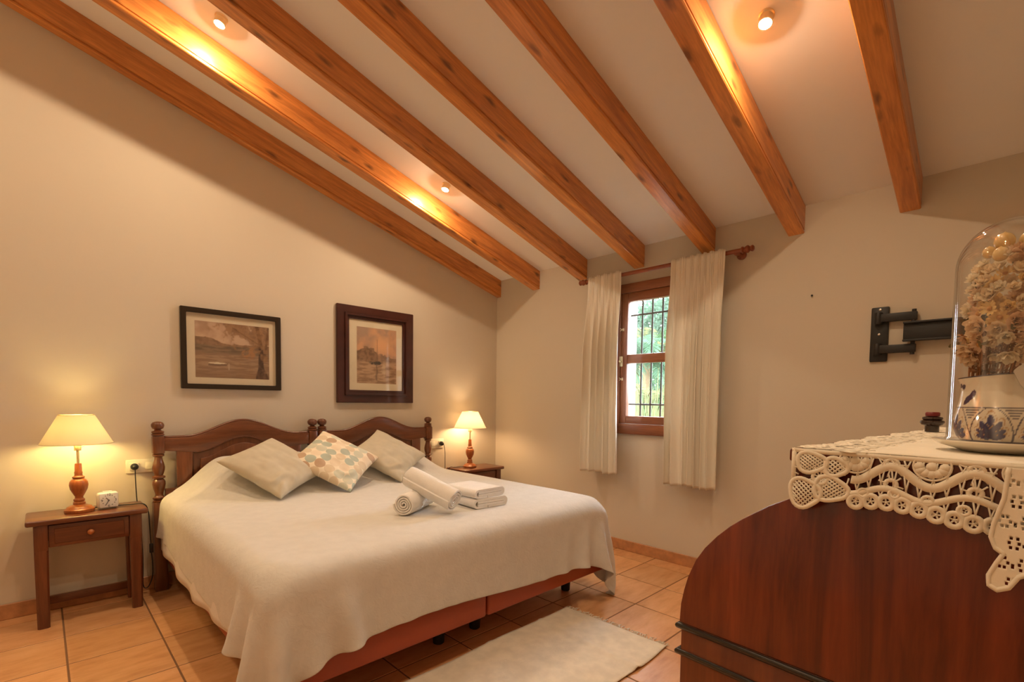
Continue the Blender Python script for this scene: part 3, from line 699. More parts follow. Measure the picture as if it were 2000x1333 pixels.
# ------------------------------------------------------------------ bedspread: relaxed cloth over the bed
def pillow_bump(x, y):
    a = .195*sstep(-2.80, -2.50, x)*sstep(-1.90, -2.02, x)+.175*sstep(-1.84, -1.70, x)*sstep(-.92, -1.28, x)
    a += .13*sstep(-2.02, -1.90, x)*sstep(-1.70, -1.84, x)
    return a*sstep(-.66, -.40, y)
def make_spread():
    na, nb = 116, 110
    xa = np.linspace(-2.84-.262, -.862+.335, na); yb = np.linspace(0, 1, nb)
    A, B = np.meshgrid(np.arange(na), np.arange(nb), indexing='ij')
    X = xa[A]; foot = 2.0+.255+.055*(A/(na-1))+.06*np.exp(-(A/8.)**2)+.012*np.sin(A*.11)
    Y = -.122-(foot-.122)*yb[B]
    rs = np.random.RandomState(4)
    Z = np.full_like(X, .86)+rs.rand(na, nb)*.004
    P = np.stack([X, Y, Z], -1); rest = P.copy(); rest[..., 2] = 0
    bm_len = pillow_bump(X, Y)
    Q = P.copy()
    c = np.array([-1.852, -1.055, .40]); h = np.array([.992, .950, .208]); r = .065
    sl = [slice(0, -1), slice(1, None)]
    def pairs():
        out = []
        for par in (0, 1):
            out.append(((slice(par, na-1, 2), slice(None)), (slice(par+1, na, 2), slice(None)), 1.0))
            out.append(((slice(None), slice(par, nb-1, 2)), (slice(None), slice(par+1, nb, 2)), 1.0))
        for par in (0, 1):
            out.append(((slice(par, na-1, 2), slice(0, nb-1)), (slice(par+1, na, 2), slice(1, nb)), .35))
            out.append(((slice(par, na-1, 2), slice(1, nb)), (slice(par+1, na, 2), slice(0, nb-1)), .35))
        for k in (4,):
            for par in range(2):
                out.append(((slice(par*k, na-k, 2*k), slice(None)), (slice(par*k+k, na, 2*k), slice(None)), .10))
                out.append(((slice(None), slice(par*k, nb-k, 2*k)), (slice(None), slice(par*k+k, nb, 2*k)), .10))
        for k in (2,):
            for off in range(4):
                out.append(((slice(off, na-k, 4), slice(None)), (slice(off+k, na, 4), slice(None)), .30))
                out.append(((slice(None), slice(off, nb-k, 4)), (slice(None), slice(off+k, nb, 4)), .30))
        fx = []
        for a, b, k in out:
            n0 = min(rest[a].shape[0], rest[b].shape[0]); n1 = min(rest[a].shape[1], rest[b].shape[1])
            L = np.linalg.norm(rest[a][:n0, :n1]-rest[b][:n0, :n1], axis=-1)
            fx.append((a, b, k, n0, n1, L))
        return fx
    PR = pairs(); dt = .016; V = np.zeros_like(P)
    pin = P[:, 0].copy()
    for step in range(150):
        damp = .985 if step < 100 else .92
        V[..., 2] -= 9.8*dt; V *= damp
        sp_ = np.linalg.norm(V, axis=-1, keepdims=True); V *= np.minimum(1, 1.6/np.maximum(sp_, 1e-9))
        old = P.copy(); P += V*dt
        for it in range(20):
            for a, b, k, n0, n1, L in PR:
                pa = P[a][:n0, :n1]; pb = P[b][:n0, :n1]; d = pb-pa
                l = np.sqrt((d*d).sum(-1)); s = (k*.5*(l-L)/np.maximum(l, 1e-9))[..., None]*d
                pa += s; pb -= s
        # collision: bumpy mattress top, rounded box, floor
        dd = P-c; q = np.abs(dd)-(h-r); outside = np.maximum(q, 0); lo = np.linalg.norm(outside, axis=-1)
        dist = lo+np.minimum(q.max(-1), 0)-r
        hit = dist < .006
        n = np.where(lo[..., None] > 1e-6, outside/np.maximum(lo, 1e-9)[..., None]*np.sign(dd), 0)
        ins = hit & (lo <= 1e-6)
        if ins.any():
            ax = q[ins].argmax(-1); nn = np.zeros((ins.sum(), 3)); nn[np.arange(len(ax)), ax] = np.sign(dd[ins][np.arange(len(ax)), ax]); n[ins] = nn
        P[hit] += (n*(.006-dist)[..., None])[hit]
        hb = pillow_bump(P[..., 0], P[..., 1]); zz = .614+hb
        m2 = (hb > .004) & (P[..., 2] < zz); P[..., 2][m2] = zz[m2]
        con = hit | m2
        fr = .97 if step > 40 else .9
        P[..., 0][con] = old[..., 0][con]+(P[..., 0][con]-old[..., 0][con])*(1-fr)
        P[..., 1][con] = old[..., 1][con]+(P[..., 1][con]-old[..., 1][con])*(1-fr)
        P[..., 2] = np.maximum(P[..., 2], .006)
        on = (pin[:, 0] > -2.84) & (pin[:, 0] < -.86)
        P[..., 1] = np.minimum(P[..., 1], -.105)
        P[on, 0, 1] = -.118
        V = (P-old)/dt
    # light smoothing
    for _ in range(3):
        S_ = P.copy(); S_[1:-1, 1:-1] = (P[:-2, 1:-1]+P[2:, 1:-1]+P[1:-1, :-2]+P[1:-1, 2:])/4
        P = P*.5+S_*.5
    P = P-np.array([-1.85, -1.05, 0])
    idx = np.arange(na*nb).reshape(na, nb)
    F = np.stack([idx[:-1, :-1], idx[1:, :-1], idx[1:, 1:], idx[:-1, 1:]], -1).reshape(-1, 4)
    return P.reshape(-1, 3).tolist(), F.tolist()
V, F = make_spread()
spread = obj('bedspread', (V, [], F), M_spread, None, 180, loc=(-1.85, -1.05, 0))
md = spread.modifiers.new('thickness', 'SOLIDIFY'); md.thickness = .003; md.offset = 1
md = spread.modifiers.new('smooth', 'SUBSURF'); md.levels = 1; md.render_levels = 1
tag(spread, 'cream woven bedspread draped over both beds and hanging to a point', 'bedspread')

# ------------------------------------------------------------------ cushions
def cushion(lab, c, e1, e2, s, T, seed, mat, paintfn=None, ears=.09):
    rnd = random.Random(seed); n = 64
    e1 = Vector(e1).normalized(); e2 = Vector(e2); e2 = (e2-e1*e1.dot(e2)).normalized()
    e3 = e1.cross(e2); a = (e1+e2).normalized(); bb = (e2-e1).normalized()     # diagonal axes -> square axes
    Mx = Matrix((a, bb, e3)).transposed().to_4x4(); Mx.translation = Vector(c)
    V = []; F = []; UV = []; hs = s/2
    for side in (1, -1):
        for j in range(n+1):
            for i in range(n+1):
                u = -1+2*i/n; v = -1+2*j/n
                edge = (1-u**2)*(1-v**2)
                x = hs*u*(1-ears*(1-v*v)); y = hs*v*(1-ears*(1-u*u))
                z = T*max(0, edge)**.42*(1.0 if side > 0 else .8)
                # radiating creases near the lower corner plus soft waviness
                cr = math.exp(-(((u+.95)**2+(v+.95)**2)/.7))
                ang = math.atan2(v+1.02, u+1.02)
                rr = math.hypot(u+1.02, v+1.02)
                wr = .010*cr*math.sin(rr*11+1.2*math.sin(ang*5+seed)+3*noise.noise(Vector((u*3, v*3, seed))))*min(1, edge*6)
                wr += .014*noise.noise(Vector((u*2.2+seed, v*2.2, side)))*min(1, edge*4)
                wr += .004*noise.noise(Vector((u*6+seed, v*2, side*2)))*min(1, edge*4)
                V.append((x, y, side*(z+wr*(1 if side > 0 else .5)))); UV.append((u, v))
    m = (n+1)**2
    for k in range(2):
        for j in range(n):
            for i in range(n):
                q = k*m+j*(n+1)+i; f = (q, q+1, q+n+2, q+n+1); F.append(f if k == 0 else f[::-1])
    o = obj('cushion', (V, [], F), mat, None, 180)
    b = bmesh.new(); b.from_mesh(o.data); 
    if paintfn:
        pass
    bmesh.ops.remove_doubles(b, verts=b.verts, dist=1e-6); b.to_mesh(o.data); b.free(); shade(o.data, 180)
    o.matrix_world = Mx
    tag(o, lab, 'cushion', None)
    return o
def dots_mat():
    """printed rows of overlapping circles in muted colours"""
    m, nt, bs = mat_base('dotted_print')
    tc = nd(nt, 'ShaderNodeTexCoord'); mp = nd(nt, 'ShaderNodeMapping'); mp.inputs['Scale'].default_value = (17, 15, 0); mp.inputs['Rotation'].default_value = (0, 0, .05)
    nt.links.new(tc.outputs['Object'], mp.inputs[0])
    fr = nd(nt, 'ShaderNodeVectorMath', operation='FRACTION'); nt.links.new(mp.outputs[0], fr.inputs[0])
    fl = nd(nt, 'ShaderNodeVectorMath', operation='FLOOR'); nt.links.new(mp.outputs[0], fl.inputs[0])
    sb = nd(nt, 'ShaderNodeVectorMath', operation='SUBTRACT'); sb.inputs[1].default_value = (.5, .5, 0); nt.links.new(fr.outputs[0], sb.inputs[0])
    ln = nd(nt, 'ShaderNodeVectorMath', operation='LENGTH'); nt.links.new(sb.outputs[0], ln.inputs[0])
    lt = nd(nt, 'ShaderNodeMath', operation='LESS_THAN'); lt.inputs[1].default_value = .50; nt.links.new(ln.outputs['Value'], lt.inputs[0])
    wn = nd(nt, 'ShaderNodeTexWhiteNoise'); wn.noise_dimensions = '3D'; nt.links.new(fl.outputs[0], wn.inputs[0])
    r = ramp(nt, [(0, srgb(218, 200, 172)), (.25, srgb(178, 186, 172)), (.42, srgb(230, 214, 190)), (.64, srgb(192, 164, 138)), (.82, srgb(206, 206, 188))]); r.color_ramp.interpolation = 'CONSTANT'
    nt.links.new(wn.outputs['Value'], r.inputs[0])
    mx = nd(nt, 'ShaderNodeMixRGB'); mx.inputs[1].default_value = (*srgb(238, 226, 204), 1)
    nt.links.new(lt.outputs[0], mx.inputs[0]); nt.links.new(r.outputs[0], mx.inputs[2]); nt.links.new(mx.outputs[0], bs.inputs['Base Color'])
    bs.inputs['Roughness'].default_value = .9
    n = nd(nt, 'ShaderNodeTexNoise'); n.inputs['Scale'].default_value = 350; nt.links.new(tc.outputs['Object'], n.inputs[0]); bump(nt, n.outputs[0], bs, .1, .0008)
    return m
M_dots = dots_mat()
cushion('plain beige cushion standing on a corner, nearest the clock side of the bed', (-2.332, -.590, .778), (.978, -.142, -.151), (.199, .85, .487), .44, .075, 2, M_cush)
cushion('patterned cushion with pastel circles between the two plain cushions', (-1.972, -.620, .792), (1.0, -.06, -.02), (-.10, .80, .58), .425, .068, 5, M_dots, ears=.07)
cushion('plain beige cushion leaning on the headboard nearest the window wall', (-1.534, -.525, .788), (.989, -.126, -.075), (.146, .823, .55), .43, .075, 9, M_cush)

# ------------------------------------------------------------------ towels
def roll(lab, p0, p1, r, seed):
    p0, p1 = Vector(p0), Vector(p1); L = (p1-p0).length; ax = (p1-p0).normalized()
    turns = 4; path = []
    n = turns*28
    for k in range(n+1):
        t = k/n; rr = .006+(r-.006)*t; a = t*turns*2*PI
        path.append((rr*math.cos(a), rr*math.sin(a)))
    b = NB(); th = (r-.006)/turns*.99
    NL = 22; Lf = []; Rg = []
    for i in range(len(path)):
        q0 = path[max(i-1, 0)]; q1 = path[min(i+1, len(path)-1)]; dx, dy = q1[0]-q0[0], q1[1]-q0[1]; l = math.hypot(dx, dy)
        Lf.append((path[i][0]-dy/l*th/2, path[i][1]+dx/l*th/2)); Rg.append((path[i][0]+dy/l*th/2, path[i][1]-dx/l*th/2))
    rings = []
    for k in range(NL+1):
        t_ = k/NL; e_ = min(t_, 1-t_)*L; sq = 1-.35*max(0, 1-e_/.012)**2; ring = []
        for i, q in enumerate(Lf+Rg[::-1]):
            mid = path[i] if i < len(path) else path[2*len(path)-1-i]
            qx, qy = mid[0]+(q[0]-mid[0])*sq, mid[1]+(q[1]-mid[1])*sq
            d_ = 1+.07*noise.noise(Vector((qx*22, qy*22, t_*3+seed*5)))+.05*noise.noise(Vector((qx*8, seed, t_*1.5)))
            ring.append(b.verts.new((qx*d_, qy*d_-.004*math.sin(PI*t_)*0, L*t_+.006*noise.noise(Vector((qx*30, qy*30, seed))))))
        rings.append(ring)
    m_ = len(rings[0])
    for a_, c_ in zip(rings, rings[1:]):
        for i in range(m_): b.faces.new((a_[i], a_[(i+1) % m_], c_[(i+1) % m_], c_[i]))
    np_ = len(path)
    for i in range(np_-1):
        for rg in (rings[0], rings[-1]): b.faces.new((rg[i], rg[i+1], rg[m_-2-i], rg[m_-1-i]))
    z = ax; x = Vector((0, 0, 1)).cross(z).normalized(); y = z.cross(x)
    o = obj('rolled_towel', b, M_towel, None, 55); Mx = Matrix((x, y, z)).transposed().to_4x4(); Mx.translation = p0; o.matrix_world = Mx
    tag(o, lab, 'towel', 'white rolled towels on the bed')
roll('rolled white towel lying flat on the bedspread, spiral end showing', (-2.075, -1.605, .674), (-1.83, -1.46, .674), .052, 1)
roll('rolled white towel propped slantwise over the flat rolled towel', (-1.865, -1.745, .690), (-1.955, -1.475, .790), .056, 2)
def folded(lab, z0, h, x0, x1, y0, y1, rot):
    """flat-folded towel: a tape folded back and forth, front edge shows the folds"""
    w_ = (x1-x0); th = h/4.1; path = []
    hw_ = w_/2-th*.9
    def arc(cx, cz, r, a0, a1, n=8): return [(cx+r*math.cos(a0+(a1-a0)*k/n), cz+r*math.sin(a0+(a1-a0)*k/n)) for k in range(n+1)]
    # outer wrap: start inside, spiral flat
    z1 = h/2
    path += [(-hw_+th*.3, z1-th*.55), (hw_-th*.2, z1-th*.55)]
    path += arc(hw_-th*.2, z1, th*.55, -PI/2, PI/2)
    path += [(-hw_+th*.3, z1+th*.55)]
    path += []
    b = NB(); ribbon_prism(b, path, th*.95, 'y', -(y1-y0)/2, (y1-y0)/2)
    p2 = [(-hw_*.2, z1-th*1.55), (hw_-th*.2, z1-th*1.55)]+arc(hw_-th*.2, z1, th*1.55, -PI/2, PI/2, 12)+[(0, z1+th*1.60)]+arc(-hw_+th*.2, z1, th*1.55, PI/2, 1.5*PI, 12)+[(-hw_*.25, z1-th*1.55)]
    ribbon_prism(b, p2, th*.95, 'y', -(y1-y0)/2, (y1-y0)/2)
    bmesh.ops.bevel(b, geom=[e for e in b.edges if len(e.link_faces) == 2 and e.calc_face_angle(0) > 1.2], offset=th*.3, segments=2, affect='EDGES')
    o = obj('folded_towel', b, M_towel, None, 55, loc=((x0+x1)/2, (y0+y1)/2, z0)); o.rotation_euler = (0, 0, rot)
    tag(o, lab, 'towel', 'white folded towels on the bed')
folded('folded white towel lying on the bedspread at the bottom of the pair', .616, .052, -1.705, -1.50, -1.735, -1.46, R(-4))
folded('folded white towel on top of the other folded towel', .669, .048, -1.712, -1.517, -1.725, -1.465, R(2))

# ------------------------------------------------------------------ nightstands
def nightstand(cx, lab):
    t = thing('nightstand', lab, 'nightstand', (cx, -.165, 0), 0, 'matching wooden nightstands')
    b = NB(); box(b, -.245, .245, -.142, .135, .533, .562, .009, 3); obj('top', b, M_ns, t, 40)
    for sx in (-1, 1):
        for sy in (-1, 1):
            x, y = sx*.190, sy*.098; b = NB()
            box(b, x-.027, x+.027, y-.024, y+.024, .40, .533, .003)
            c = bmesh.new(); bmesh.ops.create_cube(c, size=1)
            for v in c.verts:
                top_ = v.co.z > 0; k = 1 if top_ else .88
                v.co = Vector((x+v.co.x*.054*k, y+v.co.y*.048*k, 0 if not top_ else .402))
            bmesh.ops.bevel(c, geom=[e for e in c.edges if abs(e.verts[0].co.z-e.verts[1].co.z) > .1], offset=.008, segments=1, affect='EDGES')
            me = bpy.data.meshes.new('t'); c.to_mesh(me); c.free(); b.from_mesh(me); bpy.data.meshes.remove(me)
            obj('leg', b, M_nsz, t, 40)
    b = NB(); box(b, -.163, .163, .085, .105, .405, .533); box(b, -.20, -.18, -.074, .074, .405, .533); box(b, .18, .20, -.074, .074, .405, .533); obj('apron', b, M_ns, t)
    b = NB(); box(b, -.162, .162, -.113, -.09, .412, .526, .004); d = obj('drawer', b, M_ns, t, 40)
    b = NB(); box(b, -.140, .140, -.117, -.112, .430, .508, .002, 1); obj('drawer_field', b, M_ns, d, 40)
    b = NB(); lathe(b, [(.007, 0), (.007, .008), (.013, .013), (.015, .020), (.011, .026), (0, .028)], n=20, M=Matrix.Translation((0, -.116, .470)) @ Matrix.Rotation(R(90), 4, 'X'))
    obj('knob', b, M_lamp, d, 60)
    b = NB(); box(b, -.215, .215, .088, .108, .055, .098, .003); obj('stretcher', b, M_ns, t, 40)
    for sx in (-1, 1):
        b = NB(); box(b, sx*.190-.010, sx*.190+.010, -.076, .076, .055, .098, .003); obj('stretcher', b, M_ns, t, 40)
nightstand(-3.163, 'reddish wooden nightstand holding the alarm clock')
nightstand(-.405, 'reddish wooden nightstand in the wall corner behind the bed')

# ------------------------------------------------------------------ table lamps
def lamp(loc, lab, shade_mat, bulb_c, bulb_l, cord, sw, plug, seed):
    t = thing('table_lamp', lab, 'lamp', loc, 0, 'bedside table lamps')
    b = NB(); lathe(b, [(0, 0), (.062, 0), (.064, .006), (.063, .016), (.054, .022), (.052, .028), (.040, .034), (.026, .040), (.026, .052), (.021, .056), (.024, .062), (.024, .068), (.018, .074)], n=36); obj('base', b, M_lamp, t, 50)
    b = NB(); lathe(b, [(.018, .074), (.017, .082), (.025, .098), (.036, .122), (.040, .145), (.038, .162), (.031, .174), (.022, .180), (.026, .184), (.026, .190), (.018, .195), (.0165, .205), (.018, .212), (.0155, .220), (.0145, .255), (.013, .262), (0, .262)], n=36); obj('turned_stem', b, M_lamp, t, 50)
    b = NB(); lathe(b, [(.006, .262), (.006, .330), (.015, .332), (.016, .372), (.013, .376), (0, .376)], n=20); obj('bulb_holder', b, M_brass, t, 50)
    b = NB(); lathe(b, [(.010, .376), (.014, .384), (.026, .404), (.030, .424), (.027, .442), (.016, .454), (0, .458)], n=24)
    obj('bulb', b, emit('bulb_glow', bulb_c, bulb_l), t, 180)
    n = 64; V = []; F = []; z0, z1, r0, r1 = .370, .523, .150, .074
    for k in range(9):
        f_ = k/8
        for i in range(n): V.append(((r0+(r1-r0)*f_)*math.cos(2*PI*i/n), (r0+(r1-r0)*f_)*math.sin(2*PI*i/n), z0+(z1-z0)*f_))
    for k in range(8):
        for i in range(n): F.append((k*n+i, k*n+(i+1) % n, (k+1)*n+(i+1) % n, (k+1)*n+i))
    s = obj('shade', (V, [], F), shade_mat, t, 180)
    b = NB(); tube(b, [(r0*math.cos(a), r0*math.sin(a), z0) for a in [2*PI*i/48 for i in range(48)]], .0018, 6, closed=True); obj('rim', b, M_brass, s, 180)
    b = NB(); tube(b, [(r1*math.cos(a), r1*math.sin(a), z1) for a in [2*PI*i/48 for i in range(48)]], .0018, 6, closed=True); obj('rim', b, M_brass, s, 180)
    b = NB()
    for a in (0, 2*PI/3, 4*PI/3): tube(b, [(.015*math.cos(a), .015*math.sin(a), .345), (.118*math.cos(a), .118*math.sin(a), .435)], .0012, 5)
    obj('shade_carrier', b, M_brass, t, 60)
    if cord:
        L0 = Vector(loc); b = NB(); tube(b, smooth_path([Vector(p)-L0 for p in cord]), .0028, 8); c = obj('cord', b, M_black, t, 180)
        if sw:
            b = NB(); p = Vector(sw)-L0; box(b, p.x-.009, p.x+.009, p.y-.008, p.y+.008, p.z-.028, p.z+.028, .004); obj('cord_switch', b, M_black, c, 40)
        if plug:
            p = Vector(plug)-L0; b = NB(); lathe(b, [(0, 0), (.017, 0), (.019, .006), (.019, .018), (.012, .030), (.006, .036), (0, .036)], n=20, M=Matrix.Translation(p) @ Matrix.Rotation(R(90), 4, 'X')); obj('plug', b, M_black, c, 50)
    return t
def smooth_path(pts, n=8):
    out = []; N = len(pts)
    for i in range(N-1):
        p0 = pts[max(i-1, 0)]; p1 = pts[i]; p2 = pts[i+1]; p3 = pts[min(i+2, N-1)]
        for k in range(n):
            t = k/n; out.append(.5*((2*p1)+(p2-p0)*t+(2*p0-5*p1+4*p2-p3)*t*t+(3*p1-p0-3*p2+p3)*t**3))
    out.append(pts[-1]); return out
NT = .563
lamp((-3.200, -.175, NT), 'lit lamp with yellowish shade on the nightstand with the alarm clock', M_shade1, LAMP1_C, LAMP1_L,
     [(-3.15, -.14, NT+.006), (-3.08, -.13, NT+.004), (-2.985, -.155, NT+.004), (-2.925, -.185, NT+.004), (-2.902, -.17, .52), (-2.895, -.15, .44), (-2.890, -.13, .36), (-2.885, -.12, .26), (-2.880, -.11, .18), (-2.882, -.10, .10), (-2.905, -.10, .045), (-2.925, -.09, .06), (-2.922, -.08, .18), (-2.921, -.060, .30), (-2.930, -.05, .45), (-2.940, -.05, .58), (-2.944, -.052, .70), (-2.944, -.052, .766)],
     (-2.886, -.123, .285), (-2.944, -.020, .768), 1)
lamp((-.475, -.165, NT), 'lit lamp with ivory shade on the corner nightstand by the window wall', M_shade2, LAMP2_C, LAMP2_L,
     [(-.53, -.13, NT+.006), (-.60, -.10, NT+.004), (-.642, -.08, NT+.004), (-.665, -.06, .52), (-.672, -.045, .42), (-.668, -.04, .50), (-.672, -.045, .62), (-.676, -.047, .72), (-.692, -.050, .787)],
     None, (-.700, -.020, .788), 2)

# ------------------------------------------------------------------ sockets
def socket(x0, x1, z0, z1, lab, sx):
    t = thing('wall_socket', lab, 'socket', ((x0+x1)/2, -.0005, (z0+z1)/2), 0, 'wall sockets'); w_, h_ = (x1-x0)/2, (z1-z0)/2
    b = NB(); box(b, -w_, w_, -.010, 0, -h_, h_, .004, 2); obj('plate', b, M_white, t, 40)
    b = NB(); box(b, sx-.023, sx+.023, -.0165, -.009, -.023, .023, .003); obj('outlet', b, M_white, t, 40)
    b = NB(); lathe(b, [(0, 0), (.0195, 0), (.0195, .001), (0, .001)], n=24, M=Matrix.Translation((sx, -.0165, 0)) @ Matrix.Rotation(R(90), 4, 'X')); obj('outlet_well', b, M_black, t)
    b = NB(); box(b, -sx-.022, -sx+.022, -.014, -.009, -.022, .022, .003); obj('rocker', b, plain('ivory_rocker', (.82, .76, .60), .35), t, 40)
socket(-2.983, -2.830, .727, .808, 'cream wall socket with plug above the clock nightstand', -.037)
socket(-.820, -.662, .745, .833, 'cream wall socket with plug behind the headboard post by the corner', .041)

# ------------------------------------------------------------------ alarm clock
ck = thing('alarm_clock', 'small white square alarm clock on the nightstand', 'clock', (-3.083, -.175, NT), R(8))
M_ck = plain('glossy_white_plastic', (.80, .79, .76), .25, coat=.4)
b = NB(); box(b, -.047, .047, -.022, .028, .003, .093, .016, 4); obj('case', b, M_ck, ck, 50)
b = NB(); box(b, -.040, .040, -.0265, -.018, .009, .088, .004, 2); face = obj('dial', b, plain('dial_white', (.80, .80, .80), .5), ck, 40)
M_num = plain('dial_print', (.05, .05, .07), .5)
for n_, (xx, zz) in {'12': (0, .080), '3': (.030, .049), '6': (0, .018), '9': (-.030, .049)}.items():
    cu = bpy.data.curves.new('numeral', 'FONT'); cu.body = n_; cu.size = .019; cu.align_x = 'CENTER'; cu.align_y = 'CENTER'; cu.extrude = .0003
    to = bpy.data.objects.new('numeral', cu); COL.objects.link(to); bpy.context.view_layer.update()
    me = bpy.data.meshes.new_from_object(to.evaluated_get(bpy.context.evaluated_depsgraph_get())); bpy.data.objects.remove(to)
    me.materials.clear(); me.materials.append(M_num)
    no = link(bpy.data.objects.new('numeral', me)); no.parent = face; no.location = (xx, -.0268, zz); no.rotation_euler = (R(90), 0, 0)
b = NB()
for k in range(12):
    if k % 3:
        a = R(30*k); lathe(b, [(0, 0), (.0022, 0), (.0022, .0006), (0, .0006)], n=10, M=Matrix.Translation((.029*math.sin(a), -.0265, .049+.029*math.cos(a))) @ Matrix.Rotation(R(90), 4, 'X'))
obj('hour_marks', b, M_num, face)
for a, L, nm in ((R(-38), .020, 'hour_hand'), (R(210), .027, 'minute_hand')):
    b = NB(); box(b, -.0014, .0014, -.0285, -.0275, -.004, L, M=Matrix.Translation((0, 0, .049)) @ Matrix.Rotation(a, 4, 'Y')); obj(nm, b, M_num, ck)
b = NB(); box(b, -.022, .022, -.005, .012, .090, .098, .004); obj('snooze_button', b, M_ck, ck, 40)
for s in (-1, 1):
    b = NB(); lathe(b, [(.008, 0), (.008, .005)], c=(s*.03, .005), n=12); obj('foot', b, M_ck, ck)

# ------------------------------------------------------------------ rug
RUGL, RUGW = 1.45, .625
def rug():
    t = thing('rug', 'cream woven cotton rug with fringe on the tiles beside the bed', 'rug', (-1.20, -1.935, 0), R(.6))
    nx, ny = 120, 50; V = []; F = []
    for j in range(ny+1):
        for i in range(nx+1):
            x = -RUGL*i/nx; y = -RUGW*j/ny+.010*math.sin(x*9)*(1-j/ny)*.6+.006*math.sin(x*13+1)*(j/ny)
            z = .0042+.010*math.exp(-((x+.24+.04*j/ny)/.016)**2)*(.5+.5*j/ny)+.004*math.exp(-((x+.60)/.02)**2)*max(0, 1-j/ny*2.5)
            z += .0022*noise.noise(Vector((x*7, y*7, 0)))+.0022
            V.append((x, y, max(.003, z)))
    for j in range(ny):
        for i in range(nx): a = j*(nx+1)+i; F.append((a, a+nx+1, a+nx+2, a+1))
    o = obj('woven_body', (V, [], F), M_rug, t, 180); md = o.modifiers.new('t', 'SOLIDIFY'); md.thickness = .0030; md.offset = -1
    rnd = random.Random(3); b = NB(); N = 64
    for k in range(N):
        y = -RUGW*(k+.5)/N; L = rnd.uniform(.022, .045); a = rnd.uniform(-.7, .7); pts = []
        for q in range(6):
            s = q/5; pts.append((L*s*math.cos(a), y+L*s*math.sin(a)+.004*math.sin(6*s+k), .0055+.004*math.sin(PI*s)*rnd.random()))
        tube(b, pts, [.0022]*5+[.0012], 5)
    f_ = obj('fringe', b, M_rug, t, 180); f_['kind'] = 'stuff'
    b = NB()
    for k in range(N):
        y = -RUGW*(k+.5)/N; L = rnd.uniform(.022, .045); a = PI+rnd.uniform(-.7, .7)
        tube(b, [(-RUGL+L*s*math.cos(a), y+L*s*math.sin(a), .0055) for s in (0, .5, 1)], .002, 5)
    f_ = obj('fringe', b, M_rug, t, 180); f_['kind'] = 'stuff'
rug()

# ------------------------------------------------------------------ television wall bracket and nail
mt = thing('television_bracket', 'black folding television bracket on the window wall', 'wall bracket', (0, -3.152, 1.434))
b = NB(); box(b, -.016, 0, -.040, .040, 0, .300, .006); obj('wall_plate', b, M_mount, mt, 40)
for zz in (.065, .235):
    b = NB(); lathe(b, [(0, -.032), (.017, -.032), (.019, -.028), (.019, .028), (.017, .032), (0, .032)], c=(-.032, .004), n=20); b.transform(Matrix.Translation((0, 0, zz))) if False else [setattr(v, 'co', v.co+Vector((0, 0, zz))) for v in b.verts]
    obj('pivot', b, M_mount, mt, 50)
    b = NB(); box(b, -.046, -.018, -.162, .004, zz-.022, zz+.022, .004); obj('arm', b, M_mount, mt, 40)
    b = NB(); lathe(b, [(0, zz-.034), (.010, zz-.034), (.010, zz+.034), (0, zz+.034)], c=(-.034, -.148), n=14); obj('pin', b, M_mount, mt, 50)
b = NB(); box(b, -.052, -.046, -.420, -.108, .098, .202, .002); box(b, -.072, -.046, -.420, -.108, .192, .202, .002); box(b, -.072, -.046, -.420, -.108, .098, .108, .002); obj('channel_arm', b, M_mount, mt, 40)
b = NB(); box(b, -.085, -.046, -.46, -.42, .05, .25, .004); obj('end_bracket', b, M_mount, mt, 40)
for zz in (.150, .285):
    b = NB(); lathe(b, [(0, 0), (.007, 0), (.006, .004), (0, .005)], n=12, M=Matrix.Translation((-.016, 0, zz)) @ Matrix.Rotation(R(-90), 4, 'Y')); obj('screw', b, M_chrome, mt, 40)
b = NB(); lathe(b, [(0, 0), (.0035, 0), (.0035, .012), (.006, .013), (.004, .016), (0, .016)], n=10, M=Matrix.Rotation(R(-90), 4, 'Y'))
o = obj('nail', b, M_black, None, 50, loc=(0, -2.815, 1.847)); tag(o, 'small dark nail head on the bare window wall', 'nail')

# ------------------------------------------------------------------ roll-top bureau
DT = 1.116; DL = 1.36; DB = -.48        # top height, length, back edge (local y)
DLOC = (-2.411, -3.405, 0); DROT = R(-4.1)
dk = thing('bureau', 'dark mahogany roll-top bureau with a curved front under a lace cloth', 'desk', DLOC, DROT)
curve = [(.206, .735), (.204, .774), (.198, .805), (.190, .835), (.174, .874), (.156, .903), (.132, .932), (.108, .956), (.084, .976), (.039, 1.008), (.0, 1.030)]
side = [(DB, .735)]+curve+[(.0, DT-.022), (DB, DT-.022)]
for x0, x1 in ((0, .022), (DL-.022, DL)):
    b = NB(); prism(b, side, 'x', x0, x1, .0015); obj('side_panel', b, M_desk, dk, 40)
b = NB(); box(b, -.006, DL+.006, DB, .006, DT-.022, DT, .004); obj('top_board', b, M_desk, dk, 40)
b = NB(); box(b, .022, DL-.022, -.014, .0, 1.022, DT-.0225); obj('top_fascia', b, M_desk, dk)
b = NB(); box(b, .022, DL-.022, DB, DB+.012, .735, DT-.022); obj('back_panel', b, M_desk, dk)
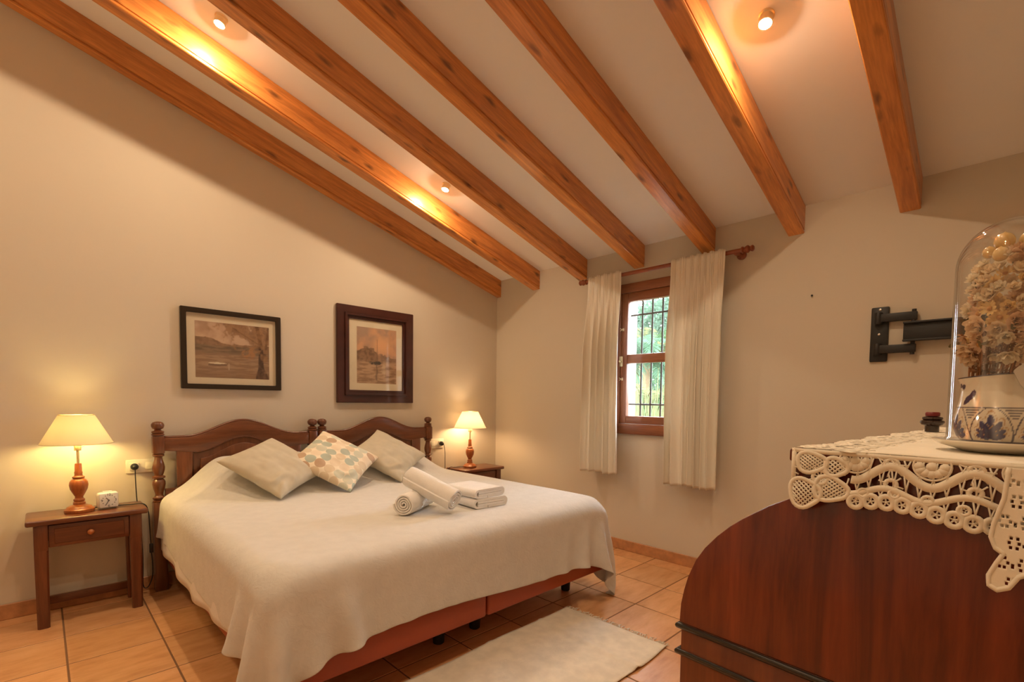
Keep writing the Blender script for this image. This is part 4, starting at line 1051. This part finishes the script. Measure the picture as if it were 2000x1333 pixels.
# tambour slats along the curve
cp = [Vector((p[0], p[1])) for p in curve]; ln = [0]
for a, c in zip(cp, cp[1:]): ln.append(ln[-1]+(c-a).length)
NS = 18
for k in range(NS):
    def at(s):
        for i in range(len(ln)-1):
            if s <= ln[i+1]+1e-9: return cp[i].lerp(cp[i+1], (s-ln[i])/(ln[i+1]-ln[i]))
        return cp[-1]
    s0, s1 = ln[-1]*k/NS+.0008, ln[-1]*(k+1)/NS-.0008; p, q = at(s0), at(s1); d = (q-p).normalized(); nn = Vector((d.y, -d.x))
    b = NB(); prism(b, [tuple(p-nn*.014), tuple(q-nn*.014), tuple(q-nn*.006), tuple((p+q)/2-nn*.003), tuple(p-nn*.006)], 'x', .0225, DL-.0225); obj('tambour_slat', b, M_desk, dk)
M_desk_lo = wood('mahogany_carcass', (.13, .030, .010), (.24, .068, .022), 'z', .28, .9, .3)
b = NB(); box(b, .002, DL-.002, DB, .203, .10, .734, .003); obj('carcass', b, M_desk_lo, dk, 40)
for zz in (.727, .672):
    b = NB(); tube(b, [(DL+.001, DB, zz), (DL+.001, .208, zz), (-.001, .208, zz), (-.001, DB, zz)], .0062, 10); obj('bead_moulding', b, M_desk_bead, dk, 60)
for i in range(3):
    b = NB(); x0 = .03+i*(DL-.06)/3; box(b, x0+.01, x0+(DL-.06)/3-.01, .203, .218, .40, .645, .004); d = obj('drawer', b, M_desk_lo, dk, 40)
    b = NB(); lathe(b, [(.006, 0), (.006, .008), (.014, .016), (.010, .024), (0, .026)], n=16, M=Matrix.Translation((x0+(DL-.06)/6, .218, .525)) @ Matrix.Rotation(R(-90), 4, 'X')); obj('knob', b, M_brass, d, 50)
for x in (.04, DL-.04):
    for y in (DB+.04, .16):
        b = NB(); box(b, x-.03, x+.03, y-.03, y+.03, 0, .10, .004); obj('foot', b, M_desk_lo, dk, 40)

# ------------------------------------------------------------------ lace-edged cloth on the bureau
LB = .098                      # border width
class Lace:
    """2D lace work: u along the edge, v from the cloth outwards; placed through a mapping to 3D"""
    def __init__(s, fmap): s.V = []; s.F = []; s.m = fmap
    def strip(s, pts, w_, lift=0, closed=False):
        n = len(pts); base = len(s.V); ws = w_ if isinstance(w_, list) else [w_]*n
        for i in range(n):
            p0 = pts[(i-1) % n] if closed else pts[max(i-1, 0)]; p1 = pts[(i+1) % n] if closed else pts[min(i+1, n-1)]
            dx, dy = p1[0]-p0[0], p1[1]-p0[1]; l = math.hypot(dx, dy) or 1; nx, ny = -dy/l*ws[i]/2, dx/l*ws[i]/2
            s.V.append(s.m(pts[i][0]+nx, pts[i][1]+ny, lift)); s.V.append(s.m(pts[i][0], pts[i][1], lift+.0006)); s.V.append(s.m(pts[i][0]-nx, pts[i][1]-ny, lift))
        for i in range(n if closed else n-1):
            a = base+3*i; c = base+3*((i+1) % n)
            s.F.append((a, a+1, c+1, c)); s.F.append((a+1, a+2, c+2, c+1))
    def ring(s, c, r, w_, n=20, sq=1., lift=0):
        s.strip([(c[0]+r*math.cos(2*PI*k/n), c[1]+r*sq*math.sin(2*PI*k/n)) for k in range(n)], w_, lift, True)
    def spokes(s, c, r, n, w_=.0009, ph=0):
        for k in range(n):
            a = ph+2*PI*k/n; s.strip([(c[0]+.2*r*math.cos(a), c[1]+.2*r*math.sin(a)), (c[0]+r*math.cos(a), c[1]+r*math.sin(a))], w_)
    def disc(s, c, r, n=16, sq=1., lift=.0003):
        base = len(s.V); s.V.append(s.m(c[0], c[1], lift+.0006))
        for k in range(n): s.V.append(s.m(c[0]+r*math.cos(2*PI*k/n), c[1]+r*sq*math.sin(2*PI*k/n), lift))
        for k in range(n): s.F.append((base, base+1+k, base+1+(k+1) % n))
    def border(s, L, rnd, corner0=True):
        p = .092
        wav = lambda u: .030+.013*math.cos(2*PI*u/p)
        wav2 = lambda u: .058+.007*math.cos(2*PI*u/p+.4)
        hem = lambda u: .079+.007*math.sin(2*PI*u/.21+1.0)
        n = int(L/.004); us = [L*k/n for k in range(n+1)]; u0 = .085 if corner0 else 0
        s.strip([(u, .0035) for u in us], .007)
        s.strip([(u, wav(u)) for u in us if u > u0], .0125, .0003); s.strip([(u, wav2(u)) for u in us if u > u0], .0095, .0004)
        k = 0; u = u0+.006
        while u < L:                                     # flowers hanging from the heading
            c = (round((u)/p)*p, .016)
            u += p
            if c[0] > L: break
            for q in range(7):
                a = PI*(q/6); s.disc((c[0]+.0140*math.cos(a), c[1]+.0105*math.sin(a)-.003), .0064, 10)
            s.disc((c[0], c[1]-.003), .007, 12); s.ring((c[0], c[1]-.004), .021, .0022, 24, .95)
            c2 = (c[0]+p/2, .044)
            s.ring(c2, .0068, .0055, 16); s.spokes((c2[0], c2[1]), .016, 6, .0012, .3)
            s.ring((c[0]+p/2, .014), .008, .005, 16)
            s.spokes((c[0]+p/2, .014), .02, 7, .0010)
        m = int((L-u0)/.0075)
        for k in range(m):                               # thin bars between the tapes
            u = u0+(L-u0)*k/m; du = .006*(1 if k % 2 else -1)
            s.strip([(u, .007), (u+du, wav(u+du))], .0009); s.strip([(u, wav(u)), (u+du*.8, wav2(u+du*.8))], .0009); s.strip([(u, wav2(u)), (u+du, hem(u+du))], .0009)
        u = u0; k = 0
        while u < L-.008:                                # scalloped hem of little wheels
            c = (u+.0105, hem(u)); s.ring(c, .0086, .0072, 18, 1.12, .0005); s.spokes(c, .0075, 5, .0011, k); s.disc(c, .0016, 8)
            if k % 2 == 0: s.ring((u+.0195, hem(u)-.0145), .0062, .0042, 14, 1, .0005); s.spokes((u+.0195, hem(u)-.0145), .006, 5, .001, k)
            u += .0192; k += 1
        if corner0:                                      # netted leaves at the corner
            for c, r, sq, tilt in (((.022, .074), .024, 1.0, .5), ((.060, .062), .024, .8, -.4), ((.030, .022), .022, .75, .3), ((.066, .026), .016, .9, 0)):
                N = 28; out = []
                for q in range(N):
                    a = 2*PI*q/N; rr = r*(1+.10*math.cos(3*a+tilt)); out.append((c[0]+rr*math.cos(a), c[1]+rr*sq*math.sin(a)))
                s.strip(out, .0065, .0005, True)
                for d in np.arange(-r, r, .0052):
                    hh = math.sqrt(max(0, r*r-d*d))*.95
                    if hh < .003: continue
                    for sg in (1, -1):
                        pts = [(c[0]+(d*math.cos(.785)-t_*hh*math.sin(.785)*sg), c[1]+sq*(d*math.sin(.785)*sg+t_*hh*math.cos(.785))) for t_ in (-1, 1)]
                        s.strip(pts, .0016)
            s.ring((.045, .045), .011, .005, 20); s.spokes((.045, .045), .018, 9, .0012); s.disc((.045, .045), .0045)
            for k in range(9): s.strip([(.002, .01*k), (.012, .01*k+.004)], .001)
            s.strip([(.0035, .0), (.0035, .03), (.004, .06)], .007)
    def build(s, name, mat, parent):
        o = obj(name, (s.V, [], s.F), mat, parent, 180); md = o.modifiers.new('t', 'SOLIDIFY'); md.thickness = .0009; md.offset = -1
        return o
rnd = random.Random(1)
cl = thing('lace_cloth', 'ivory cloth with wide lace border covering the bureau top', 'tablecloth', (DLOC[0], DLOC[1], DT), DROT)
CT = .0018
def m_side(u, v, l):           # hanging over the end of the bureau
    dr = .0065
    x = -.0085-l-.006*math.sin(u*16)*min(1, v*14)-.004*math.sin(u*37)*v*8
    if v < 0: return (-v-.008, -u, CT+l)
    return (x, -u+.0, CT-v)
ls = Lace(m_side); ls.border(.40, rnd); ls.build('lace_border', M_lace, cl)
def m_front(u, v, l): return (u, -LB+v-.002+.003*math.sin(u*20)*v*10, CT+l+.0012*abs(math.sin(u*55+v*90)))
lf = Lace(m_front); lf.border(DL-.05, rnd, False); lf.build('lace_border', M_lace, cl)
def m_long(u, v, l):           # longer corner hanging farther along the end
    return (-.0145-l-.02*v-.010*math.sin(u*26)*v*8, -.262-u, CT-.004-v*1.38)
l3 = Lace(m_long)
flap = [(-.001, 0), (-.004, .030), (-.012, .055), (-.014, .068), (-.009, .078), (-.001, .082), (-.007, .092), (-.014, .106), (-.013, .115), (-.005, .118), (.006, .113), (.014, .101), (.021, .097), (.029, .106), (.037, .106), (.043, .096), (.052, .088), (.060, .094), (.068, .088), (.074, .070), (.084, .060), (.092, .0)]
def inside(u, v):
    c = False; n = len(flap)
    for i in range(n):
        a, b_ = flap[i], flap[i-1]
        if (a[1] > v) != (b_[1] > v) and u < (b_[0]-a[0])*(v-a[1])/(b_[1]-a[1])+a[0]: c = not c
    return c
hol = []
for j in range(6):
    for i in range(5):
        cu, cv = .002+.0205*i+.010*(j % 2)-.004, .012+.0195*j
        for q in range(6): hol.append((cu+.0052*math.cos(q*PI/3), cv+.0052*math.sin(q*PI/3), .0017))
        hol.append((cu+.010, cv+.002, .0022))
ix = {}; NU, NV = 76, 84; HS = np.array(hol)
def vid(i, j):
    if (i, j) not in ix:
        ix[(i, j)] = len(l3.V); l3.V.append(m_long(-.016+.0015*i, .0015*j, 0))
    return ix[(i, j)]
for j in range(NV):
    for i in range(NU):
        u, v = -.016+.0015*(i+.5), .0015*(j+.5)
        if not inside(u, v): continue
        if (np.hypot(HS[:, 0]-u, HS[:, 1]-v) < HS[:, 2]).any(): continue
        l3.F.append((vid(i, j), vid(i+1, j), vid(i+1, j+1), vid(i, j+1)))
dense = []
for a, b_ in zip(flap, flap[1:]):
    for k in range(5): dense.append((a[0]+(b_[0]-a[0])*k/5, a[1]+(b_[1]-a[1])*k/5))
l3.strip(dense, .0045, .0004)
l3.build('lace_border', M_lace, cl)
# plain woven centre
b = NB(); nx, ny = 60, 20; V = []; F = []
for j in range(ny+1):
    for i in range(nx+1):
        x = -.0085+(DL-.05+.0085)*i/nx; y = -LB+(-.37+LB)*j/ny
        V.append((x, y, CT+.0006*math.sin(x*40+y*30)))
for j in range(ny):
    for i in range(nx): a = j*(nx+1)+i; F.append((a, a+1, a+nx+2, a+nx+1))
b.free(); o = obj('cloth_centre', (V, [], F), M_lace, cl, 180); md = o.modifiers.new('t', 'SOLIDIFY'); md.thickness = .0012; md.offset = -1

# ------------------------------------------------------------------ plate, jug, bouquet, dome, candle holder
def dloc(x, y, z):
    c, s_ = math.cos(DROT), math.sin(DROT); return (DLOC[0]+x*c-y*s_, DLOC[1]+x*s_+y*c, z)
PZ = DT+CT+.0025; DX, DY = .19, -.238
M_cer = plain('white_glaze', (.78, .72, .62), .15, coat=.5)
b = NB(); lathe(b, [(0, 0), (.050, 0), (.056, .003), (.078, .010), (.086, .016), (.086, .018), (.080, .0165), (.060, .012), (0, .011)], n=56)
o = obj('plate', b, M_cer, None, 50, loc=dloc(DX, DY, PZ)); tag(o, 'round white plate under the glass dome on the lace cloth', 'plate')
# jug: rings with a shifting centre, painted in cobalt
JZ = PZ+.0125
def jug():
    prof = [(.040, 0, 0), (.048, .001, 0), (.055, .010, 0), (.0595, .022, 0), (.0605, .034, 0), (.059, .046, 0), (.055, .058, .001), (.049, .068, .005), (.043, .076, .010), (.038, .084, .014), (.035, .094, .0185), (.0335, .104, .022), (.033, .109, .024), (.0325, .110, .024), (.031, .109, .024), (.030, .095, .019), (.036, .076, .010), (.048, .056, 0), (.050, .03, 0), (.045, .008, 0), (.0, .006, 0)]
    # refine
    P = []
    for a, c in zip(prof, prof[1:]):
        for k in range(6): t = k/6; P.append(tuple(a[q]+(c[q]-a[q])*t for q in range(3)))
    P.append(prof[-1]); n = 260; V = []; F = []; C_ = []
    blue = np.array((.020, .022, .085)); lineb = np.array((.06, .05, .09)); base = np.array((.74, .66, .53)); ochre = np.array((.50, .30, .14))
    nout = 13*6
    rdir = R(94)                           # rim offset direction (towards the bed)
    for ri, (r, z, off) in enumerate(P):
        for k in range(n):
            a = 2*PI*k/n
            lift = .004*math.cos(a-rdir) if z > .09 else 0
            V.append((r*math.cos(a)+off*math.cos(rdir), r*math.sin(a)+off*math.sin(rdir), z-lift*max(0, (z-.09)/.02)))
    # painted panels around the belly
    ncell = 7
    for ri, (r, z, off) in enumerate(P):
        for k in range(n):
            col = base.copy(); a = 2*PI*k/n
            if ri <= nout:
                cell = (a/(2*PI)*ncell+.18) % 1-.5; s = cell*.054           # arc length in a cell
                if abs(z-.058) < .0009 or abs(z-.0045) < .0011: col = lineb
                if .0045 < z < .058:
                    arch = .0265*math.sqrt(max(0, 1-((z-.012)/.0465)**1.7)) if z > .012 else .0265
                    if abs(abs(s)-arch) < .0009: col = lineb
                    if abs(s) < arch-.002:
                        for ang, L, w_ in ((0, .040, .0050), (.38, .032, .0042), (-.38, .032, .0042), (.80, .024, .0036), (-.80, .024, .0036), (1.2, .020, .003), (-1.2, .020, .003)):
                            zz = z-.008; al = zz*math.cos(ang)+s*math.sin(ang); ac = s*math.cos(ang)-zz*math.sin(ang)
                            if .002 < al < L and abs(ac) < w_*math.sqrt(max(0, math.sin(PI*min(1, (al/L)**1.25)))): col = blue*(1+.8*((al/L)))
                            if abs(math.hypot((al-L*.55)/(L*.58), ac/(w_*1.5))-1) < .05 and al > L*.5: col = ochre
                    elif z > .040:
                        for q in range(4):
                            if abs(z-.054+q*.004) < .0007 and abs(abs(s)-.027) < .011-.0026*q: col = lineb
                if z > .1075 : col = lineb*.6
                if .062 < z < .10:
                    # brush strokes on the shoulder at the handle side
                    for q, (a0, z0, dz) in enumerate(((2.35, .070, .008), (2.55, .078, .008), (2.2, .092, .005), (2.0, .094, .005))):
                        if ((a-a0-(z-z0)*12)/.11)**2+((z-z0)/dz)**2 < 1: col = blue
            C_.append(col)
    m = len(P)
    for j in range(m-1):
        for k in range(n): F.append((j*n+k, j*n+(k+1) % n, (j+1)*n+(k+1) % n, (j+1)*n+k))
    o = obj('jug', (V, [], F), painted('painted_glaze', .18, .5), None, 180, loc=dloc(DX, DY, JZ)); paint_attr(o.data, np.array(C_)); o.rotation_euler = (0, 0, DROT)
    tag(o, 'white ceramic jug painted with blue leaf fans inside the glass dome', 'jug')
jug()
# dome
b = NB(); DR = .0680; prof = [(DR, 0)]
DH = .352; n = 20
prof = [(DR+.002, 0), (DR+.002, .003), (DR, .005), (DR, DH-DR*1.05)]+[(DR*math.cos(a), DH-DR*1.05+DR*1.05*math.sin(a)) for a in [PI/2*k/n for k in range(1, n+1)]]
inn = [(max(0, r-.0022), z-.0022 if z > .1 else z) for r, z in prof[::-1]]
lathe(b, prof+inn, n=72, caps=False); bmesh.ops.remove_doubles(b, verts=b.verts, dist=1e-6)
o = obj('glass_dome', b, M_dome, None, 180, loc=dloc(DX, DY, PZ+.0165)); tag(o, 'clear glass dome covering the jug of dried flowers', 'glass dome')

# bouquet of dried flowers, one thing with its blossoms, berries, leaves and stems
bq = thing('dried_bouquet', 'dried cream and blush flowers standing in the painted jug', 'flowers', dloc(DX, DY, JZ), DROT)
rnd = random.Random(11)
def petal(b, M, L, W, cup, n=5):
    g_ = []
    for j in range(n+1):
        t = j/n; w_ = W*math.sin(PI*(.12+.80*t))**.7; row = []
        for i in range(5):
            s = -1+2*i/4; row.append(b.verts.new(M @ Vector((L*t, s*w_, cup*L*t*t-.25*cup*L*s*s*t+.0))))
        g_.append(row)
    for a, c in zip(g_, g_[1:]):
        for i in range(4): b.faces.new((a[i], a[i+1], c[i+1], c[i]))
def rose(R0, seed):
    r_ = random.Random(seed); b = NB()
    for lay, (n_, L, tilt, cup) in enumerate(((6, 1., .15, .5), (6, .85, .55, .7), (5, .66, .95, .8), (4, .45, 1.25, .7), (3, .30, 1.4, .4))):
        for k in range(n_):
            M = Matrix.Rotation(2*PI*k/n_+lay*.6+r_.uniform(-.15, .15), 4, 'Z') @ Matrix.Rotation(-tilt+r_.uniform(-.1, .1), 4, 'Y')
            petal(b, M, R0*L, R0*.42*(.6+.4*L), cup)
    me = bpy.data.meshes.new('blossom'); b.to_mesh(me); b.free(); shade(me, 180); return me
def daisy(R0, seed, n_=11):
    r_ = random.Random(seed); b = NB()
    for k in range(n_):
        M = Matrix.Rotation(2*PI*k/n_+r_.uniform(-.1, .1), 4, 'Z') @ Matrix.Rotation(-.25+r_.uniform(-.2, .2), 4, 'Y'); petal(b, M, R0, R0*.2, .25)
    me = bpy.data.meshes.new('blossom'); b.to_mesh(me); b.free(); shade(me, 180); return me
def dm(n, c): return translucent(n, c, c, .35)
pm = [dm('petal_cream', srgb(240, 220, 188)), dm('petal_blush', srgb(240, 214, 180)), dm('petal_straw', srgb(236, 204, 142)), dm('petal_ivory', srgb(244, 232, 208)), dm('petal_dusty', srgb(228, 194, 160))]
protos = []
for k, (fn, r0) in enumerate(((rose, .0165), (rose, .013), (daisy, .0165), (rose, .012), (rose, .0195))):
    for q in range(2):
        me = fn(r0, k*7+q); me.materials.append(pm[(k+2*q) % 5]); protos.append(me)
for q, me in enumerate([m.copy() for m in protos[:4]]):
    me.materials.clear(); me.materials.append(pm[(q*2+3) % 5]); protos.append(me)
M_stem = plain('dry_stem', srgb(150, 96, 52), .9, 60, .2, .001, vary=.3); M_leaf = plain('dry_leaf', srgb(104, 92, 52), .8, 40, .2, .001, vary=.3)
M_heart = plain('flower_heart', srgb(196, 140, 72), .9, 300, .5, .002)
core = Vector((.0, .004, .0)); pts = []
ZB, ZTp = .135, .302
tries = 0
while len(pts) < 130 and tries < 9000:
    tries += 1
    z = rnd.uniform(ZB, ZTp); a = rnd.uniform(0, 2*PI); hh = (z-ZB)/(ZTp-ZB)
    rad = .0525*math.sin(PI*(.30+.50*hh))**.55; k = rnd.uniform(.80, 1.0)
    p = Vector((core.x*(1-hh)+rad*k*math.cos(a), core.y*(1-hh)+rad*k*math.sin(a), z))
    if all((p-q).length > .0130 for q in pts): pts.append(p)
for p in list(pts):
    ctr = Vector((0, .004, .215)); d = (p-ctr).normalized(); d.z = d.z*.8+.1; d.normalize()
    me = rnd.choice(protos); o = link(bpy.data.objects.new('blossom', me)); o.parent = bq
    o.rotation_mode = 'QUATERNION'; o.rotation_quaternion = d.to_track_quat('Z', 'Y') @ Matrix.Rotation(rnd.uniform(0, 6), 3, 'Z').to_quaternion()
    o.location = p-d*.004; s = rnd.uniform(.72, .98); o.scale = (s, s, s)
hb = NB(); lathe(hb, [(0, -.003), (.0042, -.002), (.0045, .001), (.0025, .0035), (0, .004)], n=12)
hme = bpy.data.meshes.new('flower_heart'); hb.to_mesh(hme); hb.free(); hme.materials.append(M_heart); shade(hme, 180)
for o in [c for c in bq.children if c.data and len(c.data.polygons) == 11*20]:
    h = link(bpy.data.objects.new('flower_heart', hme)); h.parent = o; h.location = (0, 0, .002)
M_berry = plain('waxy_berry', srgb(222, 190, 130), .25, coat=.5)
sb = NB(); lathe(sb, [(0, -.0105)]+[(.0105*math.cos(t), .0105*math.sin(t)) for t in [-PI/2+PI*k/12 for k in range(1, 12)]]+[(0, .0118)], n=20)
sme = bpy.data.meshes.new('seed_head'); sb.to_mesh(sme); sb.free(); sme.materials.append(M_berry); shade(sme, 180)
for p, s in (((-.026, .026, .303), .80), ((-.034, .012, .296), .95), ((-.018, .010, .318), 1.2), ((-.006, -.016, .318), 1.1), ((.016, .014, .314), 1.0), ((-.024, -.024, .300), .9)):
    o = link(bpy.data.objects.new('seed_head', sme)); o.parent = bq; o.location = p; o.scale = (s, s, s*1.1)
for k in range(26):
    b = NB(); p = rnd.choice(pts); d = (p-Vector((0, .004, .22))).normalized()
    M = Matrix.Translation(p+d*rnd.uniform(-.004, .006)) @ d.to_track_quat('Z', 'Y').to_matrix().to_4x4() @ Matrix.Rotation(rnd.uniform(0, 6), 4, 'Z') @ Matrix.Rotation(-.5, 4, 'Y')
    petal(b, M, rnd.uniform(.014, .022), .0045, .2); obj('leaf', b, M_leaf, bq, 180)
for k in range(34):
    a = rnd.uniform(0, 2*PI); q = rnd.uniform(.006, .022); p1 = Vector((math.cos(a)*q*.8, .022+math.sin(a)*q, .060)); p2 = Vector((math.cos(a)*q*1.4, .016+math.sin(a)*q*1.3, .115)); p3 = Vector((math.cos(a)*q*1.9, .010+math.sin(a)*q*1.6, .185))
    b = NB(); tube(b, smooth_path([p1, p2, p3], 4), .0013, 5)
    for t in range(5):
        c = p2.lerp(p3, t/5)+Vector((0, 0, 0)); aa = rnd.uniform(0, 6.3); e = c+Vector((math.cos(aa)*.012, math.sin(aa)*.012, rnd.uniform(.0, .012))); tube(b, [c, e], [.0012, .0007], 4)
        lathe(b, [(0, -.002), (.0022, 0), (0, .0025)], n=6, M=Matrix.Translation(e))
    obj('stem', b, M_stem, bq, 180)

hd = thing('candle_holder', 'small dark turned candle holder with red candle behind the dome', 'candle holder', dloc(.86, -.050, DT+CT+.0025))
M_hold = plain('dark_varnished_holder', (.028, .012, .008), .2, coat=.6)
b = NB(); lathe(b, [(0, 0), (.016, 0), (.016, .016), (.024, .020), (.0275, .026), (.026, .031), (.020, .033), (.023, .036), (.022, .041), (.014, .043), (0, .043)], n=32); obj('body', b, M_hold, hd, 50)
b = NB(); lathe(b, [(.010, .043), (.016, .044), (.0165, .052), (.014, .055), (0, .054)], n=24); obj('candle', b, plain('red_wax', (.16, .010, .012), .35), hd, 50)
